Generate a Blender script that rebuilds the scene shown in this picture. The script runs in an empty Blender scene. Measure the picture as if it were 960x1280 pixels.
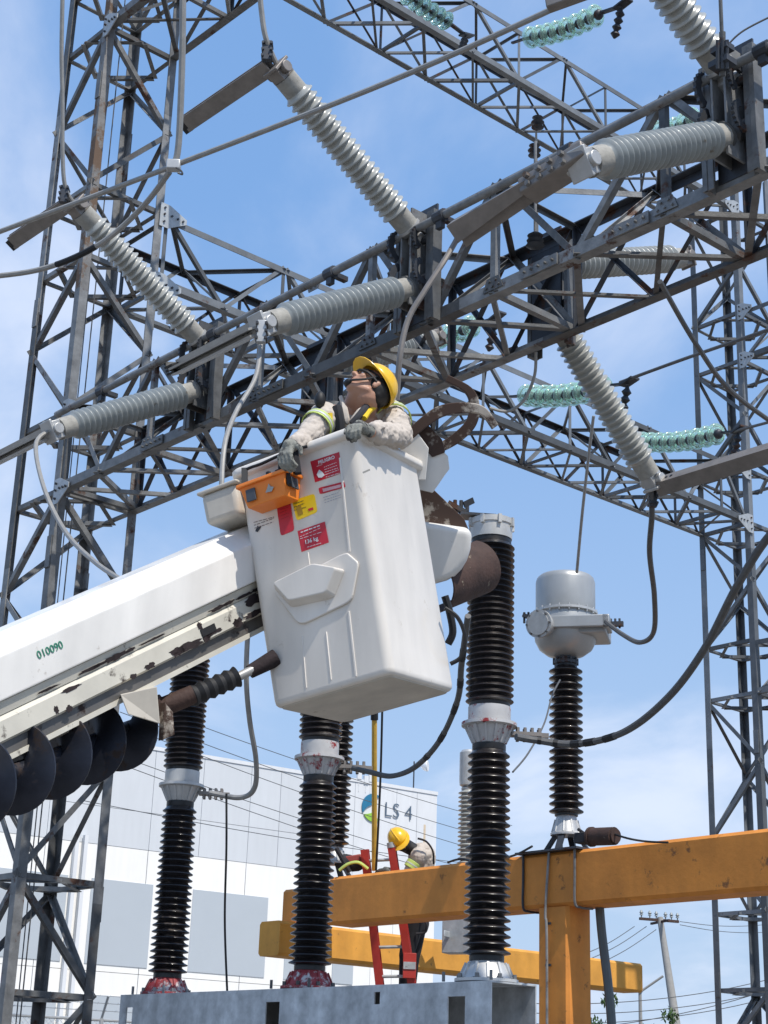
import bpy, bmesh, math, random
from mathutils import Vector as Vc, Matrix, noise
random.seed(7)
S = bpy.context.scene
COL = S.collection
R = math.radians

# ------------------------------------------------------------------ camera
FPX, TH, RO = 2050.0, R(19.7), R(2.0)
CAM = Vc((0, 0, 1.6))
_f = Vc((0, math.cos(TH), math.sin(TH))); _u0 = Vc((0, -math.sin(TH), math.cos(TH))); _r0 = Vc((1, 0, 0))
_r = math.cos(RO)*_r0 + math.sin(RO)*_u0
_u = -math.sin(RO)*_r0 + math.cos(RO)*_u0
cd = bpy.data.cameras.new('camera'); cam = bpy.data.objects.new('camera', cd); COL.objects.link(cam)
cd.sensor_fit = 'VERTICAL'; cd.sensor_height = 24; cd.lens = FPX/1280*24
cd.clip_start = 0.1; cd.clip_end = 4000
Mc = Matrix((_r, _u, -_f)).transposed().to_4x4(); Mc.translation = CAM
cam.matrix_world = Mc
S.camera = cam
S.view_settings.view_transform = 'Standard'; S.view_settings.look = 'None'
S.view_settings.exposure = 0.46; S.view_settings.gamma = 1

# ------------------------------------------------------------------ light
TOSUN = Vc((0.36, -0.52, 0.98)).normalized()
sd = bpy.data.lights.new('sun', 'SUN'); sd.energy = 3.2; sd.angle = R(0.55); sd.color = (1, 0.945, 0.86)
so = bpy.data.objects.new('sun', sd); COL.objects.link(so)
so.rotation_euler = TOSUN.to_track_quat('Z', 'Y').to_euler(); so.location = (4, -6, 30)
wd = bpy.data.worlds.new('World'); S.world = wd; wd.use_nodes = True
nt = wd.node_tree; N = nt.nodes; L = nt.links
bg = N['Background']; bg.inputs[1].default_value = 0.13
sky = N.new('ShaderNodeTexSky'); sky.sky_type = 'NISHITA'; sky.sun_disc = False
sky.sun_elevation = math.asin(TOSUN.z); sky.sun_rotation = math.atan2(TOSUN.x, TOSUN.y)
sky.air_density = 1.3; sky.dust_density = 0.4; sky.ozone_density = 1.0; sky.altitude = 0
tc = N.new('ShaderNodeTexCoord')
sep = N.new('ShaderNodeSeparateXYZ'); L.new(tc.outputs['Generated'], sep.inputs[0])
# project the view direction on a cloud layer: xy / (z + 0.18)
ad = N.new('ShaderNodeMath'); ad.operation = 'ADD'; ad.inputs[1].default_value = 0.22; L.new(sep.outputs['Z'], ad.inputs[0])
mx = N.new('ShaderNodeMath'); mx.operation = 'MAXIMUM'; mx.inputs[1].default_value = 0.05; L.new(ad.outputs[0], mx.inputs[0])
dv = []
for ax in 'XY':
    d = N.new('ShaderNodeMath'); d.operation = 'DIVIDE'; L.new(sep.outputs[ax], d.inputs[0]); L.new(mx.outputs[0], d.inputs[1]); dv.append(d)
cb = N.new('ShaderNodeCombineXYZ'); L.new(dv[0].outputs[0], cb.inputs[0]); L.new(dv[1].outputs[0], cb.inputs[1])
mp = N.new('ShaderNodeMapping'); mp.inputs['Location'].default_value = (3.35, 1.9, 0.0); mp.inputs['Scale'].default_value = (1.0, 0.62, 1)
L.new(cb.outputs[0], mp.inputs[0])
n1 = N.new('ShaderNodeTexNoise'); n1.inputs['Scale'].default_value = 1.9; n1.inputs['Detail'].default_value = 9; n1.inputs['Roughness'].default_value = 0.55; n1.inputs['Distortion'].default_value = 0.35
L.new(mp.outputs[0], n1.inputs['Vector'])
rp = N.new('ShaderNodeMapRange'); rp.interpolation_type = 'SMOOTHSTEP'; rp.inputs[1].default_value = 0.46; rp.inputs[2].default_value = 0.74; rp.inputs[3].default_value = 0; rp.inputs[4].default_value = 0.72
L.new(n1.outputs[0], rp.inputs[0])
mixc = N.new('ShaderNodeMix'); mixc.data_type = 'RGBA'; L.new(rp.outputs[0], mixc.inputs[0])
# milky veil near the horizon
hz_ = N.new('ShaderNodeMapRange'); hz_.inputs[1].default_value = 0.0; hz_.inputs[2].default_value = 0.75; hz_.inputs[3].default_value = 0.95; hz_.inputs[4].default_value = 0.70
L.new(sep.outputs['Z'], hz_.inputs[0])
mixh = N.new('ShaderNodeMix'); mixh.data_type = 'RGBA'; L.new(hz_.outputs[0], mixh.inputs[0])
vc_ = N.new('ShaderNodeMapRange'); vc_.inputs[1].default_value = -0.02; vc_.inputs[2].default_value = 0.50; L.new(sep.outputs['Z'], vc_.inputs[0])
veil = N.new('ShaderNodeMix'); veil.data_type = 'RGBA'; L.new(vc_.outputs[0], veil.inputs[0]); veil.inputs[6].default_value = (2.9, 3.75, 5.0, 1); veil.inputs[7].default_value = (1.2, 2.4, 4.7, 1)
L.new(sky.outputs[0], mixh.inputs[6]); L.new(veil.outputs[2], mixh.inputs[7])
L.new(mixh.outputs[2], mixc.inputs[6]); mixc.inputs[7].default_value = (4.9, 5.3, 6.2, 1)
L.new(mixc.outputs[2], bg.inputs[0])

# ------------------------------------------------------------------ space helpers
AZ = R(-41.3)
U = Vc((math.sin(AZ), math.cos(AZ), 0)); V = Vc((math.cos(AZ), -math.sin(AZ), 0)); Z = Vc((0, 0, 1))
def P(u, v, z): return u*U + v*V + z*Z                      # yard grid: U runs away to the left, V away to the right
def ray(x, y): return _f + (x-480)/FPX*_r - (y-640)/FPX*_u
def at(x, y, d): return CAM + ray(x, y)*d
def atz(x, y, z): q = ray(x, y); return CAM + q*((z-CAM.z)/q.z)

# ------------------------------------------------------------------ materials
MATS = {}
def mat(name, col, rough=0.55, metal=0.0, var=0.12, scale=6.0, rust=None, rust_amt=0.0, rust_scale=4.0, bump=0.0, bump_scale=60,
        spec=0.5, trans=0.0, streak=0.0, objvar=0.0, coat=0.0, second=None, second_amt=0.4):
    m = bpy.data.materials.new(name); m.use_nodes = True; t = m.node_tree; N = t.nodes; L = t.links
    b = N['Principled BSDF']
    b.inputs['Roughness'].default_value = rough; b.inputs['Metallic'].default_value = metal
    b.inputs['Specular IOR Level'].default_value = spec
    if trans: b.inputs['Transmission Weight'].default_value = trans
    if coat: b.inputs['Coat Weight'].default_value = coat
    g = N.new('ShaderNodeTexCoord'); geo = N.new('ShaderNodeNewGeometry')
    src = geo.outputs['Position']
    nz = N.new('ShaderNodeTexNoise'); nz.inputs['Scale'].default_value = scale; nz.inputs['Detail'].default_value = 7; nz.inputs['Roughness'].default_value = 0.62
    L.new(src, nz.inputs['Vector'])
    mr = N.new('ShaderNodeMapRange'); mr.inputs[1].default_value = 0.28; mr.inputs[2].default_value = 0.72; mr.inputs[3].default_value = 1-var; mr.inputs[4].default_value = 1+var
    L.new(nz.outputs[0], mr.inputs[0])
    val = mr.outputs[0]
    if objvar:
        oi = N.new('ShaderNodeObjectInfo'); m2 = N.new('ShaderNodeMapRange'); m2.inputs[3].default_value = 1-objvar; m2.inputs[4].default_value = 1+objvar
        L.new(oi.outputs['Random'], m2.inputs[0]); mm = N.new('ShaderNodeMath'); mm.operation = 'MULTIPLY'
        L.new(val, mm.inputs[0]); L.new(m2.outputs[0], mm.inputs[1]); val = mm.outputs[0]
    if streak:
        mp = N.new('ShaderNodeMapping'); mp.inputs['Scale'].default_value = (4, 4, 0.6); L.new(src, mp.inputs[0])
        ns = N.new('ShaderNodeTexNoise'); ns.inputs['Scale'].default_value = 1.4; ns.inputs['Detail'].default_value = 5; L.new(mp.outputs[0], ns.inputs['Vector'])
        m3 = N.new('ShaderNodeMapRange'); m3.inputs[1].default_value = 0.35; m3.inputs[2].default_value = 0.7; m3.inputs[3].default_value = 1+streak*0.3; m3.inputs[4].default_value = 1-streak
        L.new(ns.outputs[0], m3.inputs[0]); mm = N.new('ShaderNodeMath'); mm.operation = 'MULTIPLY'
        L.new(val, mm.inputs[0]); L.new(m3.outputs[0], mm.inputs[1]); val = mm.outputs[0]
    vm = N.new('ShaderNodeVectorMath'); vm.operation = 'SCALE'; vm.inputs[0].default_value = col; L.new(val, vm.inputs['Scale'])
    out = vm.outputs[0]
    if second:
        nr = N.new('ShaderNodeTexNoise'); nr.inputs['Scale'].default_value = 2.2; nr.inputs['Detail'].default_value = 8; nr.inputs['Roughness'].default_value = 0.65
        L.new(src, nr.inputs['Vector'])
        m4 = N.new('ShaderNodeMapRange'); m4.inputs[1].default_value = 0.45; m4.inputs[2].default_value = 0.62; m4.inputs[4].default_value = second_amt; L.new(nr.outputs[0], m4.inputs[0])
        mi = N.new('ShaderNodeMix'); mi.data_type = 'RGBA'; L.new(m4.outputs[0], mi.inputs[0]); L.new(out, mi.inputs[6]); mi.inputs[7].default_value = (*second, 1)
        out = mi.outputs[2]
    if rust:
        nr = N.new('ShaderNodeTexNoise'); nr.inputs['Scale'].default_value = rust_scale; nr.inputs['Detail'].default_value = 10; nr.inputs['Roughness'].default_value = 0.7
        off = N.new('ShaderNodeVectorMath'); off.operation = 'ADD'; off.inputs[1].default_value = (13, 7, 3); L.new(src, off.inputs[0]); L.new(off.outputs[0], nr.inputs['Vector'])
        m4 = N.new('ShaderNodeMapRange'); c = 0.72-rust_amt*0.42; m4.inputs[1].default_value = c-0.02; m4.inputs[2].default_value = c+0.05; L.new(nr.outputs[0], m4.inputs[0])
        mi = N.new('ShaderNodeMix'); mi.data_type = 'RGBA'; L.new(m4.outputs[0], mi.inputs[0]); L.new(out, mi.inputs[6]); mi.inputs[7].default_value = (*rust, 1)
        out = mi.outputs[2]
        mro = N.new('ShaderNodeMapRange'); mro.inputs[3].default_value = rough; mro.inputs[4].default_value = 0.9; L.new(m4.outputs[0], mro.inputs[0]); L.new(mro.outputs[0], b.inputs['Roughness'])
    L.new(out, b.inputs['Base Color'])
    if bump:
        nb = N.new('ShaderNodeTexNoise'); nb.inputs['Scale'].default_value = bump_scale; nb.inputs['Detail'].default_value = 5; L.new(src, nb.inputs['Vector'])
        bp = N.new('ShaderNodeBump'); bp.inputs['Strength'].default_value = bump; bp.inputs['Distance'].default_value = 0.01; L.new(nb.outputs[0], bp.inputs['Height']); L.new(bp.outputs[0], b.inputs['Normal'])
    MATS[name] = m; return m
RUST = (0.085, 0.04, 0.025)
M_galv = mat('galvanised_steel', (0.15, 0.152, 0.152), 0.5, 0.1, 0.4, 7, RUST, 0.30, 3.5, objvar=0.5, bump=0.15)
M_galv2 = mat('galvanised_steel_far', (0.13, 0.14, 0.15), 0.5, 0.1, 0.25, 5, RUST, 0.16, 3, objvar=0.45)
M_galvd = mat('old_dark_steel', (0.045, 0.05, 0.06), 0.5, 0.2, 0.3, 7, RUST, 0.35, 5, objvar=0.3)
M_rusty = mat('rusty_angle_steel', (0.20, 0.195, 0.19), 0.6, 0.2, 0.3, 9, (0.15, 0.10, 0.07), 0.48, 4, objvar=0.1, bump=0.2)
M_plate = mat('galvanised_plate', (0.42, 0.44, 0.45), 0.5, 0.3, 0.18, 12, RUST, 0.12, 8)
M_beamsteel = mat('spangled_galvanised_beam', (0.52, 0.54, 0.55), 0.5, 0.2, 0.28, 9, bump=0.1, streak=0.25)
M_cast = mat('cast_aluminium', (0.50, 0.50, 0.49), 0.42, 0.45, 0.14, 10, bump=0.08)
M_tank = mat('silver_tank_paint', (0.40, 0.41, 0.41), 0.38, 0.35, 0.08, 4, streak=0.08)
M_brownal = mat('weathered_aluminium', (0.24, 0.215, 0.195), 0.5, 0.35, 0.22, 8, RUST, 0.12, 9)
M_greyal = mat('grey_aluminium', (0.40, 0.39, 0.37), 0.45, 0.4, 0.15, 8)
M_porc = mat('grey_porcelain', (0.25, 0.272, 0.272), 0.36, 0, 0.16, 9, (0.16, 0.14, 0.11), 0.18, 9, spec=0.55, coat=0.15)
M_porcp = mat('pale_porcelain', (0.37, 0.375, 0.35), 0.3, 0, 0.14, 6, spec=0.6, coat=0.3)
M_blackp = mat('black_brown_glazed_porcelain', (0.014, 0.011, 0.011), 0.32, 0, 0.5, 9, (0.06, 0.045, 0.035), 0.26, 8, spec=0.6, coat=0.2)
M_core = mat('black_core', (0.010, 0.009, 0.009), 0.4)
M_cement = mat('cement_cap', (0.32, 0.31, 0.28), 0.8, 0, 0.2, 20, bump=0.2)
M_cable = mat('bare_aluminium_cable', (0.33, 0.32, 0.30), 0.5, 0.3, 0.15, 20)
M_cabled = mat('dark_weathered_cable', (0.10, 0.10, 0.10), 0.6, 0.1, 0.2, 20)
M_black = mat('black_rubber', (0.012, 0.012, 0.013), 0.6)
M_flange = mat('silver_flange_red_flaking', (0.55, 0.54, 0.53), 0.5, 0.25, 0.12, 8, (0.30, 0.04, 0.045), 0.36, 9)
M_redcap = mat('flaking_red_flange_paint', (0.28, 0.035, 0.04), 0.6, 0, 0.2, 10, (0.52, 0.50, 0.49), 0.44, 9)
M_flange0 = mat('silver_flange', (0.55, 0.55, 0.54), 0.45, 0.35, 0.12, 8, (0.30, 0.12, 0.12), 0.10, 12)
M_orange = mat('ochre_painted_concrete', (0.72, 0.27, 0.045), 0.7, 0, 0.18, 2.2, (0.22, 0.10, 0.04), 0.20, 5, bump=0.15, bump_scale=25, streak=0.12)
M_orange2 = mat('ochre_concrete_sunlit_tone', (0.68, 0.32, 0.05), 0.7, 0, 0.17, 2.2, (0.25, 0.12, 0.05), 0.17, 5, bump=0.15, bump_scale=25, streak=0.12)  # same ochre paint, with the sunlit face put into the colour
M_bucket = mat('white_fibreglass', (0.80, 0.745, 0.67), 0.36, 0, 0.05, 2.5, (0.56, 0.50, 0.42), 0.17, 7, coat=0.25, streak=0.16)
M_bucketd = mat('dirty_beige_fibreglass', (0.56, 0.51, 0.43), 0.45, 0, 0.14, 5, (0.25, 0.2, 0.15), 0.18, 8, streak=0.15)
M_boom = mat('white_boom_paint', (0.77, 0.745, 0.70), 0.42, 0, 0.06, 3, (0.42, 0.38, 0.34), 0.14, 11, coat=0.2, streak=0.14)
M_boomd = mat('chipped_cream_boom_paint', (0.58, 0.55, 0.47), 0.5, 0, 0.12, 6, (0.035, 0.022, 0.02), 0.26, 6.5)
M_boomg = mat('worn_grey_boom_underside', (0.12, 0.115, 0.11), 0.5, 0.2, 0.2, 8, (0.035, 0.022, 0.02), 0.3, 6)
M_rust = mat('rust_brown_steel', (0.060, 0.032, 0.024), 0.75, 0.1, 0.4, 9, (0.42, 0.36, 0.26), 0.22, 11, bump=0.3)
M_claw = mat('chipped_claw_paint', (0.42, 0.37, 0.31), 0.55, 0, 0.2, 8, (0.070, 0.042, 0.032), 0.72, 5)
M_auger = mat('polished_dark_auger_steel', (0.030, 0.034, 0.048), 0.36, 0.5, 0.4, 6, (0.06, 0.042, 0.035), 0.30, 6)
M_ytick = mat('yellow_helmet_plastic', (0.86, 0.50, 0.015), 0.3, 0, 0.04, 5, coat=0.4)
M_brim = mat('orange_brim_underside', (0.85, 0.33, 0.02), 0.4)
M_skin = mat('tan_skin', (0.44, 0.235, 0.155), 0.5, 0, 0.08, 20)
M_lip = mat('lips', (0.30, 0.11, 0.08), 0.5)
M_hair = mat('black_hair', (0.012, 0.010, 0.009), 0.6)
M_shirt = mat('khaki_shirt_cloth', (0.52, 0.46, 0.40), 0.9, 0, 0.12, 14, bump=0.5, bump_scale=18)
M_trous = mat('dark_trousers', (0.015, 0.015, 0.018), 0.9)
M_glove = mat('grey_knit_glove', (0.24, 0.24, 0.21), 0.9, 0, 0.3, 60, (0.045, 0.045, 0.045), 0.45, 22, bump=0.4)
M_hivis = mat('lime_hivis_tape', (0.52, 0.64, 0.16), 0.6)
M_refl = mat('silver_reflective_tape', (0.55, 0.56, 0.53), 0.4)
M_yel = mat('yellow_webbing', (0.75, 0.52, 0.02), 0.7)
M_otray = mat('orange_plastic', (0.85, 0.235, 0.03), 0.45, 0, 0.08, 8)
M_red = mat('red_label_print', (0.55, 0.018, 0.035), 0.4)
M_redl = mat('red_fibreglass_ladder', (0.42, 0.035, 0.025), 0.45, 0, 0.12, 8)
M_yl = mat('yellow_label_print', (0.80, 0.55, 0.01), 0.4)
M_white = mat('white_print', (0.8, 0.8, 0.8), 0.5)
M_ink = mat('dark_ink', (0.03, 0.03, 0.035), 0.5)
M_green = mat('green_ink', (0.02, 0.22, 0.13), 0.5)
M_ygreen = mat('lime_logo_green', (0.30, 0.55, 0.06), 0.5)
M_blue = mat('teal_logo_blue', (0.02, 0.17, 0.30), 0.5)
M_slate = mat('slate_letter_grey', (0.10, 0.14, 0.19), 0.5)
M_wgrey = mat('light_grey_wall', (0.62, 0.64, 0.66), 0.75, 0, 0.03, 0.4, objvar=0.02, streak=0.03)
M_wwhite = mat('white_wall', (0.88, 0.86, 0.82), 0.75, 0, 0.03, 0.4, streak=0.03)
M_wpanel = mat('grey_wall_panel', (0.455, 0.495, 0.53), 0.75, 0, 0.03, 0.6)
M_wlw = mat('pale_grey_tower_wall', (0.72, 0.73, 0.74), 0.75, 0, 0.03, 0.4, streak=0.05)
M_ground = mat('crushed_stone_ground', (0.17, 0.16, 0.145), 0.95, 0, 0.35, 9, bump=0.6, bump_scale=20)
M_wood = mat('grey_concrete_pole', (0.30, 0.29, 0.27), 0.85)
M_bark = mat('bark', (0.08, 0.06, 0.045), 0.9)
M_leaf = mat('green_leaf', (0.065, 0.115, 0.03), 0.6, 0, 0.35, 3)
M_fence = mat('galvanised_fence_wire', (0.42, 0.43, 0.43), 0.5, 0.3)
M_glass = mat('aqua_insulator_glass', (0.70, 0.96, 0.84), 0.06, 0, 0.03, 5, trans=0.78, spec=0.6)
M_stick = mat('yellow_fibreglass_stick', (0.62, 0.38, 0.06), 0.45, 0, 0.15, 8)
M_canvas = mat('dark_canvas', (0.03, 0.03, 0.035), 0.9)
M_redt = mat('faded_red_tool', (0.30, 0.05, 0.04), 0.6)

# ------------------------------------------------------------------ object helpers
WM = {}
def link(name, data, parent=None, M=None):
    M = M or (WM[parent] if parent else Matrix())
    o = bpy.data.objects.new(name, data); COL.objects.link(o); WM[o] = M
    if parent: o.parent = parent; o.matrix_basis = WM[parent].inverted() @ M
    else: o.matrix_basis = M
    return o
def tag(o, label=None, cat=None, group=None, kind=None):
    if label: o['label'] = label
    if cat: o['category'] = cat
    if group: o['group'] = group
    if kind: o['kind'] = kind
    return o
def thing(name, label, cat, loc, group=None):
    o = link(name, None, None, Matrix.Translation(loc)); o.empty_display_size = 0.1
    return tag(o, label, cat, group)
def frame(z, hint=None):
    z = z.normalized(); hint = hint or (Vc((0, 0, 1)) if abs(z.z) < 0.95 else Vc((1, 0, 0)))
    x = (hint - z*hint.dot(z)).normalized(); y = z.cross(x)
    return Matrix((x, y, z)).transposed()
def frame4(o, z, hint=None):
    m = frame(z, hint).to_4x4(); m.translation = o; return m
class MB:
    def __init__(s): s.v = []; s.f = []; s.m = []; s.mi = 0
    def add(s, vs, fs):
        n = len(s.v); s.v += [Vc(a) for a in vs]; s.f += [tuple(i+n for i in f) for f in fs]; s.m += [s.mi]*len(fs); return s
    def hexa(s, p):                     # 8 corners: bottom 4 then top 4
        return s.add(p, [(0, 3, 2, 1), (4, 5, 6, 7), (0, 1, 5, 4), (1, 2, 6, 5), (2, 3, 7, 6), (3, 0, 4, 7)])
    def box(s, c, ax, h):               # centre, 3 unit axes, half sizes
        c = Vc(c); a = [Vc(ax[i])*h[i] for i in range(3)]
        return s.hexa([c+sx*a[0]+sy*a[1]+sz*a[2] for sz in (-1, 1) for sx, sy in ((-1, -1), (1, -1), (1, 1), (-1, 1))])
    def span(s, p, q, w, h, hint=None):
        p, q = Vc(p), Vc(q); F = frame(q-p, hint); c = (p+q)/2
        return s.box(c, (F.col[0], F.col[1], F.col[2]), (h/2, w/2, (q-p).length/2))
    def prism(s, poly, M, d):           # polygon in local xy, from z=0 to z=d
        n = len(poly); vs = [M @ Vc((x, y, 0)) for x, y in poly] + [M @ Vc((x, y, d)) for x, y in poly]
        return s.add(vs, [tuple(range(n))[::-1], tuple(range(n, 2*n))] + [(i, (i+1) % n, n+(i+1) % n, n+i) for i in range(n)])
    def lathe(s, prof, M, n=20, caps=True):
        vs = []; fs = []
        for r, z in prof:
            for k in range(n): a = 2*math.pi*k/n; vs.append(M @ Vc((r*math.cos(a), r*math.sin(a), z)))
        for i in range(len(prof)-1):
            for k in range(n): k2 = (k+1) % n; fs.append((i*n+k, i*n+k2, (i+1)*n+k2, (i+1)*n+k))
        if caps:
            fs.append(tuple(range(n))[::-1]); fs.append(tuple((len(prof)-1)*n+k for k in range(n)))
        return s.add(vs, fs)
    def cyl(s, p, q, r, r2=None, n=14):
        p, q = Vc(p), Vc(q)
        return s.lathe([(r, 0), (r if r2 is None else r2, (q-p).length)], frame4(p, q-p), n)
    def tube(s, pts, r, n=8, rad=None):
        pts = [Vc(p) for p in pts]; vs = []; fs = []; x = None
        for i, p in enumerate(pts):
            t = (pts[min(i+1, len(pts)-1)] - pts[max(i-1, 0)]).normalized()
            if x is None: x = frame(t).col[0]
            x = (x - t*x.dot(t)).normalized(); y = t.cross(x); rr = rad[i] if rad else r
            for k in range(n): a = 2*math.pi*k/n; vs.append(p + x*math.cos(a)*rr + y*math.sin(a)*rr)
        for i in range(len(pts)-1):
            for k in range(n): k2 = (k+1) % n; fs.append((i*n+k, i*n+k2, (i+1)*n+k2, (i+1)*n+k))
        fs.append(tuple(range(n))[::-1]); fs.append(tuple((len(pts)-1)*n+k for k in range(n)))
        return s.add(vs, fs)
    def ball(s, c, r, n=12, M=None):
        rx, ry, rz = (r, r, r) if not hasattr(r, '__len__') else r
        T = (M or Matrix()).to_3x3(); c = Vc(c); vs = [c + T @ Vc((0, 0, -rz))]; fs = []; m = n//2
        for i in range(1, m):
            ph = -math.pi/2 + math.pi*i/m
            for k in range(n): a = 2*math.pi*k/n; vs.append(c + T @ Vc((rx*math.cos(a)*math.cos(ph), ry*math.sin(a)*math.cos(ph), rz*math.sin(ph))))
        vs.append(c + T @ Vc((0, 0, rz)))
        for k in range(n):
            k2 = (k+1) % n; fs.append((0, 1+k2, 1+k))
            for i in range(m-2): fs.append((1+i*n+k, 1+i*n+k2, 1+(i+1)*n+k2, 1+(i+1)*n+k))
            fs.append((1+(m-2)*n+k, 1+(m-2)*n+k2, len(vs)-1))
        return s.add(vs, fs)
    def capsule(s, p, q, r, r2=None, n=12):
        p, q = Vc(p), Vc(q); r2 = r if r2 is None else r2
        s.ball(p, r, n); s.ball(q, r2, n); return s.cyl(p, q, r, r2, n)
    def mesh(s, name, mats, M=None, smooth=True, ang=35):
        me = bpy.data.meshes.new(name); I = (M or Matrix()).inverted()
        me.from_pydata([I @ v for v in s.v], [], s.f)
        for m in (mats if isinstance(mats, (list, tuple)) else [mats]): me.materials.append(m)
        me.polygons.foreach_set('material_index', s.m)
        bm = bmesh.new(); bm.from_mesh(me); bmesh.ops.recalc_face_normals(bm, faces=bm.faces); bm.to_mesh(me); bm.free()
        if smooth: me.shade_smooth(); me.set_sharp_from_angle(angle=R(ang))
        me.update(); return me
    def obj(s, name, mats, parent=None, loc=None, smooth=True, ang=35, bevel=0):
        M = WM[parent] if parent else Matrix.Translation(loc if loc is not None else s.v[0])
        o = link(name, s.mesh(name, mats, M, smooth, ang), parent, M)
        if name in ('bolts', 'fine_print', 'tool_grips', 'screwdrivers', 'conduit_clip', 'wire_end', 'gripper'): o['kind'] = 'stuff'
        if bevel:
            b = o.modifiers.new('bevel', 'BEVEL'); b.width = bevel; b.segments = 3; b.limit_method = 'ANGLE'; b.angle_limit = R(40)
        return o
def spline(pts, n=10):
    pts = [Vc(p) for p in pts]; out = []
    for i in range(len(pts)-1):
        a = pts[max(i-1, 0)]; b = pts[i]; c = pts[i+1]; d = pts[min(i+2, len(pts)-1)]
        for k in range(n):
            t = k/n; out.append(0.5*((2*b) + (c-a)*t + (2*a-5*b+4*c-d)*t*t + (3*b-a-3*c+d)*t**3))
    out.append(pts[-1]); return out

# unit angle-iron profile (flanges along +x and +y, length 1 along z), shared by all members
_ang = {}
def angle_mesh(m):
    if m.name not in _ang:
        t = 0.13; b = MB(); b.prism([(0, 0), (1, 0), (1, t), (t, t), (t, 1), (0, 1)], Matrix(), 1.0)
        _ang[m.name] = b.mesh('angle_iron', m, None, False)
    return _ang[m.name]
def bar(parent, name, p, q, w, m, n1, n2=None):
    """angle iron from p to q, one flange along n1, the other along n2"""
    z = q-p; ln = z.length; z = z/ln
    x = (n1 - z*n1.dot(z)).normalized(); y = z.cross(x); flip = False
    if n2 is not None and y.dot(n2) < 0: flip = True
    M = Matrix((x*w, y*w*(-1 if flip else 1), z*ln)).transposed().to_4x4(); M.translation = p
    return link(name, angle_mesh(m), parent, M)
_plate = {}
def gusset(parent, c, n, side, m=M_plate, w=0.13, h=0.15, skew=0.6):
    """bolted gusset plate at c, normal n, reaching towards side"""
    key = (round(w, 2), round(h, 2), round(skew, 2), m.name)
    if key not in _plate:
        b = MB(); b.prism([(-0.3*w, -h), (0.35*w, -h), (w*1.7, -h*skew*0.2), (w*1.7, h*0.25), (0.4*w, h*0.85), (-0.3*w, h*0.85)], Matrix.Translation((0, 0, 0)), 0.010)
        k = MB()
        for x, y in ((0, -0.6*h), (0, 0), (0, 0.5*h), (0.55*w, 0.05*h), (1.0*w, 0.02*h), (1.4*w, 0.0)): k.cyl((x, y, 0.008), (x, y, 0.028), 0.012, n=6)
        _plate[key] = (b.mesh('gusset_plate', m, None, False), k.mesh('bolts', M_galvd, None, False))
    a, k = _plate[key]
    n = n.normalized(); x = (side - n*side.dot(n)).normalized(); y = n.cross(x)
    if y.z < 0: y = -y
    M = Matrix((x, y, n)).transposed().to_4x4(); M.translation = c
    g = link('gusset_plate', a, parent, M); link('bolts', k, g, M); return g

# ================================================================== SETTING
g = MB(); g.add([(-1500, -600, 0), (1500, -600, 0), (1500, 2500, 0), (-1500, 2500, 0)], [(0, 1, 2, 3)])
tag(g.obj('ground', M_ground, None, (0, 0, 0)), kind='structure')

# ================================================================== lattice work
def lattice_tower(name, label, u0, v0, wd, rings, top, m, group, zig, legw=0.095):
    base = P(u0, v0, 0)
    t = thing(name, label, 'lattice tower', base, group)
    cs = [(u0, v0), (u0, v0+wd), (u0+wd, v0+wd), (u0+wd, v0)]          # near, right, far, left
    du = [U, U, -U, -U]; dv_ = [V, -V, -V, V]
    for i, (a, b) in enumerate(cs):
        segs = [0.0, 3.2, 6.4, 9.2, 11.6, top]
        segs = [s for s in segs if s < top] + [top]
        for j in range(len(segs)-1):
            mm = M_rusty if (name == 'left' or False) else m
            o = bar(t, 'leg', P(a, b, segs[j]), P(a, b, segs[j+1]), legw, M_rusty if (i == 0 and j >= 3 and u0 < 14 and v0 < 9) else m, du[i], dv_[i])
            # splice plate
            if j and (i + j) % 2 == 0:
                s = MB(); s.box(P(a, b, segs[j])+du[i]*0.05-dv_[i]*0.008, (du[i], dv_[i], Z), (0.04, 0.006, 0.16)); s.obj('splice_plate', m, t, smooth=False)
    mid = P(u0+wd/2, v0+wd/2, 0)
    def face(i, z0, z1, w, flip):
        a, b = cs[i], cs[(i+1) % 4]
        if flip: a, b = b, a
        p = P(a[0], a[1], z0); q = P(b[0], b[1], z1); c = (p+q)/2; inn = (mid-c); inn.z = 0; inn.normalize()
        off = inn*0.012
        bar(t, 'brace', p+off, q+off, w, m, (Z if z1 > z0 else Z), inn)
    for zi in rings:
        for i in range(4):
            a, b = cs[i], cs[(i+1) % 4]
            p = P(*a, zi); q = P(*b, zi); c = (p+q)/2; inn = (mid-c); inn.z = 0; inn.normalize()
            bar(t, 'strut', p+inn*0.02, q+inn*0.02, 0.052, m, Z, inn)
        mids = [(P(*cs[i], zi)+P(*cs[(i+1) % 4], zi))/2 for i in range(4)]
        for i in range(4):
            bar(t, 'plan_brace', mids[i]-Z*0.01, mids[(i+1) % 4]-Z*0.01, 0.045, m, Z)
    for k, (z0, z1) in enumerate(zig):
        for i in range(4): face(i, z0, z1, 0.055, (k+i) % 2 == 0)
    return t
TOWL = lattice_tower('lattice_tower', 'tall square lattice steel tower with rust streaked legs at the left, behind the white boom', 13.2, 7.42, 0.90,
    [0.4, 2.35, 3.35, 4.45, 7.0, 7.83, 9.57, 10.39, 12.32, 13.1, 14.7], 15.6, M_galv, 'lattice towers of the gantries',
    [(0.4, 1.4), (1.4, 2.35), (2.35, 3.35), (3.35, 4.45), (4.45, 5.3), (5.3, 6.1), (6.1, 7.0), (7.83, 8.72), (8.72, 9.57), (10.39, 11.35), (11.35, 12.32), (13.1, 13.9), (13.9, 14.7)])
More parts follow.
